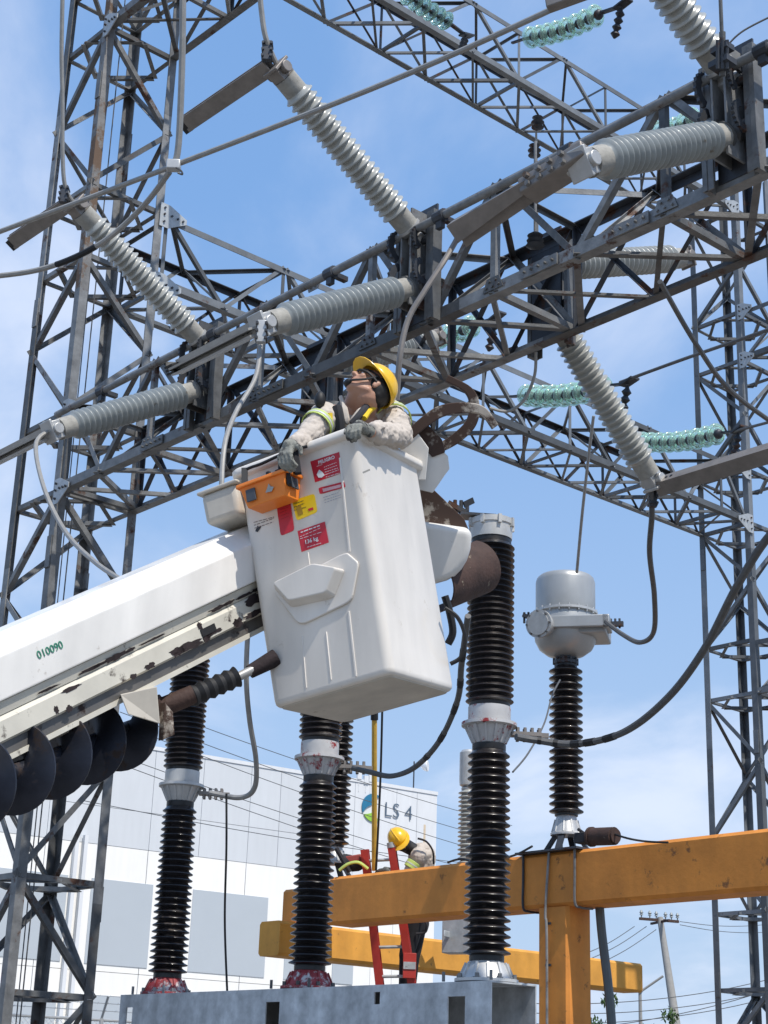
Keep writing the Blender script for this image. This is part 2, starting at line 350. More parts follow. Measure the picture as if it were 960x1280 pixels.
TOWR = lattice_tower('lattice_tower', 'slim lattice steel tower at the right edge, behind the ochre concrete beam', 13.2, 18.6, 0.90,
    [0.4, 3.1, 4.1, 7.07, 7.83, 9.57, 10.39, 12.15, 12.95, 14.7], 15.6, M_galv2, 'lattice towers of the gantries',
    [(0.4, 1.3), (1.3, 2.2), (2.2, 3.1), (4.1, 5.1), (5.1, 6.1), (6.1, 7.07), (7.83, 8.7), (8.7, 9.57), (10.39, 11.25), (11.25, 12.15), (12.95, 13.8), (13.8, 14.7)], 0.095)

def truss(label, pos, ax, s0, s1, lo, hi, w0, w1, nodes, m, mt, chord=0.09, br=0.045, group='horizontal gantry trusses', rev=0, seg=3.0):
    """box truss: pos(s, w, z) gives a point; w0/w1 the near and far side, lo/hi the heights"""
    t = thing('gantry_truss', label, 'gantry truss', pos(s0, w0, lo), group)
    W = (pos(0, 1, 0)-pos(0, 0, 0)).normalized()
    cor = {'fb': (w0, lo, W, Z), 'bb': (w1, lo, -W, Z), 'ft': (w0, hi, W, -Z), 'bt': (w1, hi, -W, -Z)}
    for k, (w, z, a, b) in cor.items():
        n = max(1, int(round((s1-s0)/seg)))
        for i in range(n):
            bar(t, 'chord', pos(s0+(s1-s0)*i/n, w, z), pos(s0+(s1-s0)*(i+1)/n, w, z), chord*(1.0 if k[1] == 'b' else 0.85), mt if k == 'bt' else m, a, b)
    def mem(s_a, ka, s_b, kb, w, nm='brace', mm=None):
        wa, za = cor[ka][:2]; wb, zb = cor[kb][:2]
        p = pos(s_a, wa, za); q = pos(s_b, wb, zb)
        inn = (pos((s_a+s_b)/2, (w0+w1)/2, (lo+hi)/2) - (p+q)/2)
        z = (q-p).normalized(); inn = (inn - z*inn.dot(z)).normalized(); side = z.cross(inn)
        if side.z < 0: side = -side
        bar(t, nm, p+inn*0.012, q+inn*0.012, w, mm or m, side, inn)
    for i in range(len(nodes)-1):
        a, b = nodes[i], nodes[i+1]; e = (i+rev) % 2
        mem(*((a, 'fb', b, 'ft') if e else (b, 'fb', a, 'ft')), br)
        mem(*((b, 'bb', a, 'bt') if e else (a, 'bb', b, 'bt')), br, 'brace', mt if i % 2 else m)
        mem(*((a, 'fb', b, 'bb') if e else (b, 'fb', a, 'bb')), br)
        mem(*((b, 'ft', a, 'bt') if e else (a, 'ft', b, 'bt')), br*0.9)
    for i in range(len(nodes)-1):
        a, b = nodes[i], nodes[i+1]; e = (i+rev) % 2
        mem(*((a, 'bb', b, 'bt') if e else (b, 'bb', a, 'bt')), br*0.8, 'counter_brace', mt)
        mem(*((b, 'fb', a, 'bb') if e else (a, 'fb', b, 'bb')), br*0.75, 'counter_brace')
    for i, s in enumerate(nodes):
        if i % 2 == 0:
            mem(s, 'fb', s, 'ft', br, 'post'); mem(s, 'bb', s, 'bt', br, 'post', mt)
            mem(s, 'fb', s, 'bb', br, 'strut'); mem(s, 'ft', s, 'bt', br*0.8, 'strut')
        else:
            mem(s, 'fb', s, 'bt', br*0.75, 'cross_brace')
    return t, cor
posU = lambda s, w, z: P(s, w, z)       # truss running along U
posV = lambda s, w, z: P(w, s, z)       # truss running along V
TA, _ = truss('near gantry truss crossing above the worker, carrying the grey ribbed switch insulators', posU, U, 2.2, 13.2, 7.0, 7.90, 7.42, 8.32,
    [2.4, 3.3, 4.2, 5.05, 5.8, 6.6, 7.35, 8.05, 8.7, 9.4, 10.1, 10.9, 11.7, 12.5, 13.15], M_galv, M_galvd, 0.090, 0.050)
TC, _ = truss('long gantry truss spanning from the left tower to the right tower behind the insulators', posV, V, 8.32, 18.6, 9.57, 10.39, 13.2, 14.1,
    [8.4, 9.2, 10.0, 10.8, 11.6, 12.4, 13.2, 14.0, 14.8, 15.6, 16.4, 17.2, 18.0, 18.55], M_galv2, M_galvd, 0.085, 0.045)
TB, _ = truss('uppermost gantry truss descending from the top centre, beneath the highest aqua glass discs', posV, V, 8.32, 18.6, 14.7, 15.52, 13.2, 14.1,
    [8.4, 9.3, 10.2, 11.1, 12.0, 12.9, 13.8, 14.7, 15.6, 16.5, 17.4, 18.5], M_galv2, M_galvd, 0.085, 0.042, rev=1)
TD, _ = truss('gantry truss leaving the left tower at the top edge towards the upper right', posU, U, 6.0, 13.2, 12.32, 13.12, 7.42, 8.32,
    [6.2, 7.2, 8.2, 9.2, 10.2, 11.2, 12.2, 13.15], M_galv, M_galvd, 0.09, 0.048, rev=1)
TE, _ = truss('short stretch of gantry truss leaving the right tower at the frame edge', posU, U, 6.0, 13.2, 12.15, 12.95, 18.6, 19.5,
    [6.2, 7.2, 8.2, 9.2, 10.2, 11.2, 12.2, 13.15], M_galv2, M_galvd, 0.08, 0.042)
TF, _ = truss('lower side truss running from the right tower out of the frame', posU, U, 6.0, 13.2, 7.07, 7.83, 18.6, 19.5,
    [6.2, 7.6, 9.0, 10.4, 11.8, 13.15], M_galv2, M_galvd, 0.08, 0.042)
for tw, vv, zs, side in ((TOWL, 8.32, (9.57, 10.39), V), (TOWR, 18.6, (9.57, 10.39), -V), (TOWL, 8.32, (14.7,), V), (TOWR, 18.6, (14.7, 15.5), -V)):
    for z in zs: gusset(tw, P(13.185, vv, z), -U, side, w=0.17, h=0.15)
for tw, vv, zs in ((TOWL, 7.42, (7.0, 7.83, 12.32)), (TOWR, 18.6, (12.15, 12.95))):
    for z in zs: gusset(tw, P(13.2, vv-0.015, z), -V, -U, w=0.13, h=0.14)
_np = {}
def node_plate(u, v, z, n, up):
    if 'p' not in _np:
        b = MB(); b.prism([(-0.10, 0), (0.10, 0), (0.06, 0.10), (-0.06, 0.10)], Matrix(), 0.006)
        for x, y in ((-0.06, 0.025), (0.0, 0.025), (0.06, 0.025), (-0.03, 0.07), (0.03, 0.07)): b.cyl((x, y, 0.005), (x, y, 0.020), 0.010, n=6)
        _np['p'] = b.mesh('node_plate', M_galv, None, False)
    x = U; M = Matrix((x, up, n)).transposed().to_4x4(); M.translation = P(u, v, z); link('node_plate', _np['p'], TA, M)
for i, u in enumerate([2.4, 3.3, 4.2, 5.05, 5.8, 6.6, 7.35, 8.05, 8.7, 9.4, 10.1, 10.9, 11.7, 12.5]):
    if i % 2 == 0: node_plate(u, 7.414, 7.03, -V, Z)
    node_plate(u, 8.326, 7.03, V, Z)
    if i % 2: node_plate(u, 7.414, 7.87, -V, -Z)
    b0 = Matrix()
# splice plates on the near truss chord
for u in (6.1, 6.9, 9.9, 11.6):
    s = MB(); s.box(P(u, 7.405, 7.045), (U, V, Z), (0.17, 0.006, 0.042))
    for k in range(5): s.cyl(P(u-0.13+k*0.065, 7.40, 7.045), P(u-0.13+k*0.065, 7.375, 7.045), 0.011, n=6)
    s.obj('splice_plate', M_galv, TA, smooth=False)

# thin ladder cable / conduit inside the left tower
c = MB(); c.tube([P(13.9, 8.0, 0.2), P(13.9, 8.0, 15)], 0.007, 5); c.obj('guide_wire', M_cabled, TOWL)
c = MB(); c.tube([P(13.6, 7.8, 0.2), P(13.75, 7.8, 15)], 0.006, 5); c.obj('guide_wire', M_cabled, TOWL)
c = MB(); c.tube([P(13.6, 19.1, 0.2), P(13.6, 19.1, 15)], 0.007, 5); c.obj('guide_wire', M_cabled, TOWR)

# ================================================================== insulators
_shed = {}
def shed_mesh(ro, ri, pitch, m, droop=0.5):
    k = (round(ro, 4), round(ri, 4), round(pitch, 4), m.name)
    if k not in _shed:
        b = MB(); h = pitch
        b.lathe([(ri, -0.02*h), (ri*1.08, 0.10*h), (ro*0.97, 0.22*h), (ro, 0.30*h), (ro*0.985, 0.40*h), (ri+(ro-ri)*0.45, 0.62*h), (ri*1.06, 0.82*h), (ri, 1.02*h)], Matrix(), 24, caps=False)
        _shed[k] = b.mesh('shed', m, None, True, 60)
    return _shed[k]
def insulator(parent, name, p, q, ro, ri, n, m, cap0=0.12, cap1=0.12, capr=None, capm=M_cement, ro1=None, alt=False):
    """ribbed post insulator from p to q with end caps; every shed its own sub-part"""
    d = q-p; ln = d.length; M = frame4(p, d); capr = capr or ri*1.25
    b = MB(); b.lathe([(capr, 0), (capr, cap0*0.8), (ri*1.02, cap0)], M, 18)
    b.lathe([(ri*1.02, ln-cap1), (capr, ln-cap1*0.8), (capr, ln)], M, 18)
    b.mi = 1; b.lathe([(ri*0.985, cap0*0.9), (ri*0.985, ln-cap1*0.9)], M, 18)
    I = WM[parent]
    o = link(name, b.mesh(name, [capm, m if m is not M_blackp else M_core], M), parent, M)
    span = ln-cap0-cap1; pt = span/n
    for i in range(n):
        f = i/(n-1); r = ro + ((ro1 or ro)-ro)*f
        if alt and i % 2: r = ri+(r-ri)*0.72
        link('shed', shed_mesh(r, ri, pt, m), o, M @ Matrix.Translation((0, 0, cap0+i*pt)))
    return o

def switch(label, u, side, group, armd, arm_up=1, arm_dn=1, tips=None, long_arm=False, gears=True):
    """V-shaped disconnector bolted to the truss side: base frame, two insulators, gear quadrants, contact arms along U"""
    v0 = 7.42 if side < 0 else 8.32; o = V*side; zc = 7.51
    t = thing('disconnect_switch', label, 'disconnect switch', P(u, v0, zc), group)
    b = MB()
    for du in (-0.19, 0.19):
        b.box(P(u+du, v0, zc-0.08)+o*0.05, (U, V, Z), (0.018, 0.045, 0.45))
        b.box(P(u+du*0.85, v0, zc-0.08)+o*0.085, (U, V, Z), (0.035, 0.005, 0.45))
    b.obj('mounting_channel', M_galv, t, bevel=0)
    b = MB(); b.box(P(u, v0, zc)+o*0.0, (U, V, Z), (0.15, 0.008, 0.47)); b.obj('base_plate', M_galvd, t)
    b = MB()
    for s in (-1, 1):
        b.box(P(u+0.05*s, v0, zc)+o*0.09, (U, V, Z), (0.008, 0.09, 0.40))
    b.obj('base_web', M_galv, t)
    if tips is None: tips = (P(u, v0, zc+0.98)+o*1.40, P(u, v0, zc-0.98)+o*1.40)
    for k, s in ((0, 1), (1, -1)):
        root = P(u, v0, zc+0.20*s)+o*0.06; tip = tips[k]; d = (tip-root).normalized()
        # bearing housing
        b = MB(); M = frame4(root, d); b.lathe([(0.05, -0.06), (0.085, -0.05), (0.085, 0.03), (0.055, 0.05), (0.055, 0.10), (0.10, 0.105), (0.10, 0.125)], M, 14)
        b.obj('bearing_housing', M_cast if s > 0 else M_galv, t)
        p0 = root+d*0.125
        insulator(t, 'post_insulator', p0, tip, 0.118, 0.087, 21, M_porc if (s < 0 and side < 0) else M_porcp, 0.13, 0.13, 0.088, M_cement)
        # toothed sector and link beside the root
        if gears:
            for du_, rad_ in ((0.115, 0.135), (-0.115, 0.10)):
                cz = root+U*du_+o*0.05-Z*0.06*s
                Mx = Matrix((o, Z*s, o.cross(Z*s))).transposed().to_4x4(); Mx.translation = cz
                out = []; inn = []; n = 22
                for i in range(n+1):
                    a = R(-70)+R(190)*i/n; rr_ = rad_+(0.012 if i % 2 else 0)
                    out.append((rr_*math.cos(a), rr_*math.sin(a))); inn.append((rad_*0.62*math.cos(a), rad_*0.62*math.sin(a)))
                b = MB(); b.prism(out+inn[::-1], Mx, 0.022); b.obj('gear_quadrant', M_galvd, t, smooth=False)
            b = MB(); b.cyl(root-U*0.15-Z*0.04*s, root+U*0.15-Z*0.04*s, 0.03, n=12); b.obj('gear_shaft', M_galvd, t)
        # terminal head
        b = MB(); x = frame(d).col[0]
        b.box(tip+d*0.05, (d, U, d.cross(U).normalized()), (0.05, 0.055, 0.075)); b.cyl(tip+d*0.06-U*0.10, tip+d*0.06+U*0.10, 0.045, n=12)
        b.box(tip+d*0.10, (d, U, d.cross(U).normalized()), (0.012, 0.075, 0.09))
        b.obj('terminal_head', M_brownal if s > 0 else M_cast, t, bevel=0.006)
        ln = arm_up if s > 0 else arm_dn
        if ln:
            A_ = U*armd; a0 = tip+d*0.08; upv = d.cross(A_).normalized()
            b = MB(); b.box(a0+A_*(ln/2), (A_, d, upv), (ln/2, 0.014, 0.055)); b.box(a0+A_*(ln/2)+d*0.06, (A_, d, upv), (ln/2-0.01, 0.05, 0.008)); b.box(a0+A_*(ln/2)+d*0.06+upv*0.047, (A_, d, upv), (ln/2-0.02, 0.048, 0.007))
            ar = b.obj('contact_arm', M_brownal if s > 0 or side > 0 else M_greyal, t)
            b = MB()
            for k2 in (-1, 0, 1): b.box(a0+A_*(ln+0.02)+upv*0.025*k2+d*0.03, (A_, d, upv), (0.045, 0.05, 0.008))
            b.obj('contact_fingers', M_black, ar)
            bo = MB()
            for k2 in range(4): bo.cyl(a0+A_*(0.03+0.05*k2)-d*0.02, a0+A_*(0.03+0.05*k2)+d*0.02, 0.013, n=6)
            bo.obj('bolts', M_galvd, ar)
    return t
GS = 'switch units bolted to the near truss'
SW1 = switch('large near disconnect switch at the upper right, its lower arm long and brown', 5.23, -1, GS, 1, 1.0, 0)
SW2 = switch('middle disconnect switch on the camera side, above the yellow helmet', 8.10, -1, GS, 1, 1.05, 0.95)
SW3 = switch('farthest left disconnect switch, in front of the left tower', 10.80, -1, GS, 1, 0.95, 1.3)
SW4 = switch('disconnect switch on the far side of the truss, pointing down right over the ochre beam', 7.67, 1, GS, -1, 0, 1.5,
             tips=(P(7.67, 9.98, 8.40), P(7.67, 9.50, 6.30)))
SW5 = switch('disconnect switch on the far side, mostly hidden behind the yellow helmet', 10.45, 1, GS, -1, 0, 0)

# long tapered twin blade of the near switch
tip = P(5.23, 7.42, 7.51-0.98)-V*1.40
b = MB(); a = tip+V*-0.06; e1 = at(575, 292, 9.55); e0 = a+U*0.05
b.mi = 0
ax = (e1-e0).normalized(); dn = V.cross(ax).normalized()
m1 = e0.lerp(e1, 0.35)
for off, w in ((-0.035, 0.05), (0.035, 0.035)):
    b.tube([e0+V*off, m1+V*off*1.4, e1+V*off], 0.03, 4, rad=[0.04, 0.045, 0.085])
b.obj('contact_arm', M_brownal, SW1)
b = MB(); b.span(e0-ax*0.1, e0+ax*0.34, 0.16, 0.10, dn); o = b.obj('clamp_block', M_brownal, SW1, bevel=0.01)
b = MB()
for i in range(4):
    for j in (-1, 1): b.cyl(e0+ax*(0.02+0.08*i)+dn*0.03*j-V*0.07, e0+ax*(0.02+0.08*i)+dn*0.03*j-V*0.105, 0.018, n=6)
b.obj('bolts', M_rusty, SW1)

# operating pipe that runs along the truss over the switches
op = thing('operating_pipe', 'long round operating pipe running along the near truss above the grey insulators', 'pipe', P(13.0, 7.2, 7.9))
b = MB(); b.tube([P(13.1, 7.26, 7.72), P(2.2, 7.26, 7.72)], 0.032, 12); b.obj('pipe', M_galv, op)
for u in (12.3, 10.55, 9.0, 7.75, 6.5, 4.9, 3.8):
    b = MB(); b.cyl(P(u-0.05, 7.26, 7.72), P(u+0.05, 7.26, 7.72), 0.05, n=10); b.box(P(u, 7.33, 7.72), (U, V, Z), (0.025, 0.09, 0.02)); b.box(P(u, 7.26, 7.67), (U, V, Z), (0.03, 0.02, 0.05))
    b.obj('pipe_clamp', M_galvd, op)

# ================================================================== cables
def cable(label, pts, r, m=M_cable, n=10, bands=None, group=None, name='jumper_cable'):
    s = spline(pts, n); t = MB(); t.tube(s, r, 8)
    o = t.obj(name, m, None, pts[0]); tag(o, label, 'cable', group)
    if bands:
        for f0, f1 in bands:
            i0 = int(f0*(len(s)-1)); i1 = max(i0+1, int(f1*(len(s)-1))); k = MB(); k.tube(s[i0:i1+1], r*1.12, 8); k.obj('tape_band', M_black, o)
    return o
def clamp(label, c, d, L_=0.16, m=M_galvd):
    d = d.normalized(); F = frame(d); t = thing('cable_clamp', label, 'clamp', c, 'bolted cable clamps')
    b = MB(); b.box(c, (F.col[0], F.col[1], d), (0.030, 0.022, L_/2)); b.obj('clamp_body', m, t, bevel=0.004)
    b = MB()
    for i in (-1, 0, 1):
        for j in (-1, 1): b.cyl(c+d*i*L_*0.33+F.col[0]*0.030*j-F.col[1]*0.04, c+d*i*L_*0.33+F.col[0]*0.030*j+F.col[1]*0.05, 0.011, n=6)
    b.obj('bolts', M_galvd, t); return t
cable('straight aluminium bus conductor crossing the upper left sky', [at(-60, 312, 11.4), at(220, 206, 10.6), at(520, 88, 9.8), at(800, -40, 9.0)], 0.0175, name='bus_conductor')
b = thing('conductor_end_clamp', 'brown clamp at the top edge where the bus conductor ends', 'clamp', at(712, -2, 9.2))
k = MB(); k.span(at(684, 8, 9.25), at(745, -14, 9.15), 0.07, 0.06); k.obj('clamp_body', M_brownal, b, bevel=0.008)
cable('thin bowed conductor rising from the left edge to the tap on the bus conductor', [at(-60, 350, 11.3), at(45, 338, 11.2), at(120, 308, 11.0), at(175, 262, 10.9), at(212, 215, 10.62)], 0.019, M_cable, bands=[(0.33, 0.52)])
cable('pale tap lead dropping vertically from the top edge to the bus conductor', [at(229, -60, 10.6), at(228, 60, 10.6), at(225, 150, 10.6), at(222, 190, 10.6), at(217, 209, 10.6)], 0.022, M_cable)
k = thing('tap_connector', 'small bright tap connector on the bus conductor with curled wire ends', 'connector', at(217, 207, 10.55))
b = MB(); b.box(at(217, 207, 10.55), (Vc((1, 0, 0)), Vc((0, 1, 0)), Z), (0.045, 0.03, 0.035)); b.obj('connector_body', M_cast, k, bevel=0.008)
b = MB(); b.tube(spline([at(219, 209, 10.52), at(226, 213, 10.5), at(228, 218, 10.5), at(222, 216, 10.5)], 5), 0.006, 6); b.obj('wire_end', M_cabled, k)
T2 = P(8.10, 7.42, 7.51+0.98)-V*1.46; T3 = P(10.80, 7.42, 7.51+0.98)-V*1.46
cable('grey lead from the raised middle insulator up to the top edge', [T2+Z*0.05, at(333, 50, 11.7), at(327, 15, 11.7), at(322, -40, 11.7)], 0.020)
clamp('cable clamp on the raised tip of the middle switch', at(334, 64, 11.7), Z)
cable('thin lead from the raised far left insulator straight up past the tower', [T3+Z*0.03, at(80, 225, 13.6), at(78, 120, 13.6), at(77, 60, 13.6), at(79, -40, 13.6)], 0.018)
clamp('cable clamp on the raised tip of the far left switch', at(80, 243, 13.6), Z)
T3b = P(10.80, 7.42, 7.51-0.98)-V*1.46; T2b = P(8.10, 7.42, 7.51-0.98)-V*1.46
cable('slack jumper sagging from the far left insulator down behind the boom', [T3b-Z*0.02, at(45, 555, 12.8), at(55, 610, 12.4), at(82, 665, 12), at(118, 702, 11.5), at(160, 730, 11), at(220, 765, 11)], 0.018)
cable('pale slack jumper hanging from the middle insulator towards the orange tray', [T2b-Z*0.02, at(325, 440, 10.9), at(318, 475, 10.6), at(295, 515, 10.2), at(281, 555, 9.8), at(277, 610, 9.6), at(280, 640, 9.6)], 0.0155)
clamp('pale clamp at the lower tip of the middle switch', at(327, 415, 10.85), Z, 0.16, M_cast)
cable('brown jumper bowing down from the long blade in front of the truss', [e1, at(556, 325, 9.4), at(530, 365, 9.3), at(510, 400, 9.25), at(500, 445, 9.2), at(496, 500, 9.2)], 0.017, M_brownal)
# jumper from far side switch down to the current transformer
T4 = P(7.67, 9.50, 6.30)
cable('dark jumper looping from the far side insulator down to the silver tank', [T4-Z*0.05, at(815, 640, 13.0), at(812, 690, 13.4), at(818, 745, 14), at(817, 790, 14.6), at(800, 803, 15), at(778, 793, 15.4), at(757, 777, 15.7)], 0.023, M_cabled)
clamp('cable clamp under the brown arm of the far side switch', at(816, 622, 12.95), Z)
cable('straight lead rising from the silver tank to the far truss', [at(721, 716, 16.0), at(728, 640, 15.8), at(737, 560, 15.6), at(742, 520, 15.5)], 0.015)
cable('pale thin jumper curling beside the claws under the truss', [at(670, 440, 12.5), at(668, 470, 12.5), at(655, 500, 12.5), at(635, 514, 12.5), at(612, 510, 12.5)], 0.012)
cable('long dark line running down right from the near truss across the tower', [at(825, 352, 9.8), at(870, 430, 10.5), at(915, 490, 11.2), at(990, 545, 12)], 0.017, M_cabled)
cable('heavy jumper sweeping from the right edge down to the near breaker pole', [at(1000, 640, 9.8), at(960, 672, 10), at(920, 735, 10.3), at(880, 812, 10.8), at(835, 872, 11.2), at(780, 915, 11.6), at(720, 930, 12), at(668, 925, 12.1), at(645, 921, 12.05)], 0.026, M_cabled, bands=[(0.66, 0.68), (0.70, 0.725), (0.745, 0.77), (0.80, 0.82), (0.85, 0.87)])
cable('jumper with black bands hanging from the bucket side to the middle breaker pole', [at(585, 770, 11), at(577, 830, 11.4), at(572, 875, 11.8), at(550, 925, 12.4), at(520, 958, 13), at(490, 970, 13.3), at(462, 965, 13.4), at(440, 960, 13.45)], 0.022, M_cabled, bands=[(0.1, 0.14), (0.2, 0.23), (0.3, 0.33), (0.4, 0.43), (0.5, 0.52)])
cable('pale bare jumper from the far breaker pole up behind the boom', [at(262, 991, 14.8), at(300, 997, 14.7), at(318, 985, 14.6), at(320, 950, 14.5), at(312, 900, 14.4), at(308, 850, 14.3), at(310, 790, 14.3), at(318, 720, 14.3)], 0.024)
cable('thin black drop wire hanging from the jumper clamp in front of the warehouse', [at(283, 992, 14.7), at(283, 1060, 14.6), at(281, 1150, 14.6), at(284, 1240, 14.5)], 0.010, M_black)
cable('black hydraulic hose looping out from beneath the bucket', [at(556, 760, 7.4), at(572, 772, 7.4), at(581, 795, 7.4), at(577, 820, 7.4), at(563, 830, 7.4)], 0.010, M_black)
cable('thin control wire curving between the near pole and the tank post', [at(641, 965, 13.5), at(660, 942, 14), at(680, 905, 14.5), at(690, 870, 15), at(700, 850, 15.4)], 0.008, M_cabled)

# ================================================================== circuit breaker
ZB = 2.43
d3 = P(8.78, 8.87, ZB); step = U*2.07 + V*0.02
br_dir = U
cb_ = thing('steel_support', 'long galvanised steel frame under the three black breaker poles, its right end open', 'steel frame', d3-U*0.55-Z*ZB)
zt = ZB-0.02; hb = 0.5; wb = 0.46; u0 = 8.78-0.28; u1 = 8.78+2*2.07+0.32; vc = 8.87
# front (-V) plate with cut-outs, built as pieces round the openings
holes = [(8.76, 8.94, zt-0.34, zt-0.09), (9.68, 9.745, zt-0.13, zt-0.04), (10.90, 11.08, zt-0.36, zt-0.09), (13.03, 13.13, zt-0.38, zt-0.10)]
b = MB(); cuts = sorted(set([u0, u1]+[h[0] for h in holes]+[h[1] for h in holes])); vf = vc-wb/2
for a0, a1 in zip(cuts[:-1], cuts[1:]):
    h = [h for h in holes if h[0] <= a0+1e-6 and h[1] >= a1-1e-6]
    def pl(z0, z1): b.box(P((a0+a1)/2, vf, (z0+z1)/2), (U, V, Z), ((a1-a0)/2, 0.006, (z1-z0)/2))
    if h: pl(zt-hb, h[0][2]); pl(h[0][3], zt)
    else: pl(zt-hb, zt)
b.obj('front_plate', M_beamsteel, cb_, smooth=False)
b = MB(); b.box(P((u0+u1)/2, vc, zt+0.006), (U, V, Z), ((u1-u0)/2, wb/2+0.006, 0.006)); b.obj('top_plate', M_beamsteel, cb_)
b = MB(); vb_ = vc+wb/2
for a0, a1, z0, z1 in ((u0, u1-0.45, zt-hb, zt), (u1-0.45, u1-0.12, zt-0.08, zt), (u1-0.45, u1-0.12, zt-hb, zt-0.42), (u1-0.12, u1, zt-hb, zt)):
    b.box(P((a0+a1)/2, vb_, (z0+z1)/2), (U, V, Z), ((a1-a0)/2, 0.006, (z1-z0)/2))
b.obj('back_plate', M_beamsteel, cb_, smooth=False)
for u in (u0+1.6, u0+2.9):
    b = MB(); b.box(P(u, vc, zt-hb/2), (U, V, Z), (0.006, wb/2-0.01, hb/2-0.01)); b.obj('diaphragm', M_galv, cb_)
for u in (u0+0.7, u1-0.7):
    b = MB(); b.box(P(u, vc-0.18, (zt-hb)/2), (U, V, Z), (0.07, 0.07, (zt-hb)/2)); b.obj('support_leg', M_galv, cb_)
    b = MB(); b.box(P(u, vc+0.18, (zt-hb)/2), (U, V, Z), (0.07, 0.07, (zt-hb)/2)); b.obj('support_leg', M_galv, cb_)
labs = ['nearest black breaker pole on the right of the frame, with its silver head showing', 'middle black breaker pole, its upper half rising behind the white bucket', 'farthest black breaker pole on the left, in front of the warehouse wall']
for i in range(3):
    c = d3+step*i; t = thing('breaker_pole', labs[i], 'breaker pole', c, 'black porcelain breaker poles')
    mf = (M_flange0, M_redcap, M_redcap)[i]; mm_ = (M_flange, M_flange, M_flange0)[i]
    b = MB(); M = Matrix.Translation(c)
    b.lathe([(0.235, 0.0), (0.235, 0.022), (0.20, 0.024), (0.155, 0.12), (0.135, 0.14), (0.12, 0.155)], M, 28)
    for k in range(12):
        a = 2*math.pi*k/12; r_ = Vc((math.cos(a), math.sin(a), 0)); b.span(c+r_*0.20+Z*0.025, c+r_*0.15+Z*0.135, 0.018, 0.022)
    b.obj('base_flange', mf, t)
    b = MB()
    for k in range(8):
        a = 2*math.pi*(k+0.5)/8; r_ = Vc((math.cos(a), math.sin(a), 0)); b.cyl(c+r_*0.215+Z*0.02, c+r_*0.215+Z*0.055, 0.016, n=6)
    for s in (-1, 1): b.cyl(c+U*0.245*s+V*-0.2, c+U*0.245*s+V*-0.2+Z*0.07, 0.012, n=6)
    b.obj('bolts', M_galv, t)
    zb = ZB+0.15; zm = 4.19
    insulator(t, 'lower_insulator', c+Z*0.15, c+Z*(zm-ZB), 0.180, 0.126, 26, M_blackp, 0.04, 0.05, 0.130, M_core, ro1=0.162)
    b = MB(); M = Matrix.Translation((c.x, c.y, 0))
    b.lathe([(0.115, zm-0.01), (0.125, zm+0.02), (0.175, zm+0.13), (0.215, zm+0.14), (0.215, zm+0.165), (0.16, zm+0.175), (0.165, zm+0.19), (0.165, zm+0.29), (0.13, zm+0.30)], M, 28)
    for k in range(14):
        a = 2*math.pi*k/14; r_ = Vc((math.cos(a), math.sin(a), 0)); q = Vc((c.x, c.y, 0)); b.span(q+r_*0.125+Z*(zm+0.01), q+r_*0.185+Z*(zm+0.135), 0.014, 0.02)
    b.obj('mid_flange', mm_, t)
    # terminal pad to the right
    s = (Vc((1, 0.05, 0))).normalized(); q = Vc((c.x, c.y, zm+0.09))
    b = MB(); b.span(q+s*0.17, q+s*0.40, 0.10, 0.03); b.span(q+s*0.30, q+s*0.46, 0.035, 0.035)
    for k in range(4):
        for j in (-1, 1): b.cyl(q+s*(0.22+0.055*k)+Vc((0, 1, 0))*0.03*j-Z*0.05, q+s*(0.22+0.055*k)+Vc((0, 1, 0))*0.03*j+Z*0.05, 0.013, n=6)
    b.obj('terminal_pad', M_brownal, t)
    z1 = 5.86
    insulator(t, 'interrupter_insulator', Vc((c.x, c.y, zm+0.29)), Vc((c.x, c.y, z1)), 0.188, 0.158, 26, M_blackp, 0.03, 0.05, 0.16, M_core)
    b = MB(); b.lathe([(0.165, z1-0.01), (0.168, z1+0.03), (0.168, z1+0.10), (0.178, z1+0.105), (0.178, z1+0.15), (0.15, z1+0.16), (0.06, z1+0.18)], M, 28)
    for k in range(8):
        a = 2*math.pi*k/8+0.3; r_ = Vc((math.cos(a), math.sin(a), 0)); q = Vc((c.x, c.y, 0)); b.box(q+r_*0.175+Z*(z1+0.12), (r_, Z.cross(r_), Z), (0.018, 0.014, 0.035))
    b.obj('head_casting', M_flange0, t)
    q = Vc((c.x, c.y, z1+0.18)); b = MB(); s = Vc((-1, -0.1, 0)).normalized()
    b.span(q+s*-0.02, q+s*0.26, 0.15, 0.02); b.obj('top_terminal', M_brownal, t)
    b = MB(); b.span(q+s*0.2+Z*0.02, q+s*0.36+Z*0.10, 0.05, 0.04)
    for k in range(3): b.cyl(q+s*(0.2+0.05*k), q+s*(0.2+0.05*k)+Z*0.13, 0.016, n=6)
    b.obj('top_clamp', M_galvd, t)

# ================================================================== concrete beams and columns
def cbeam(label, p, q, w, h, m, ztop, name='concrete_beam', cat='beam', group='painted concrete beams and column'):
    """horizontal beam between p and q (xy of the visible front edge line centre), chamfered"""
    t = MB(); d = (q-p).normalized(); n = Z.cross(d); c = 0.035
    poly = [(-w/2+c, 0), (w/2-c, 0), (w/2, c), (w/2, h-c), (w/2-c, h), (-w/2+c, h), (-w/2, h-c), (-w/2, c)]
    M = Matrix((n, Z, d)).transposed().to_4x4(); M.translation = Vc((p.x, p.y, ztop-h))
    t.prism(poly, M, (q-p).length)
    return tag(t.obj(name, m, None, Vc((p.x, p.y, ztop-h)), smooth=False), label, cat, group)
VB = 12.37
BM1 = cbeam('long ochre concrete beam in front, running from behind the middle breaker pole out of the right edge', P(5.0, VB+0.2, 0), P(14.80, VB+0.2, 0), 0.40, 0.54, M_orange, 4.0)
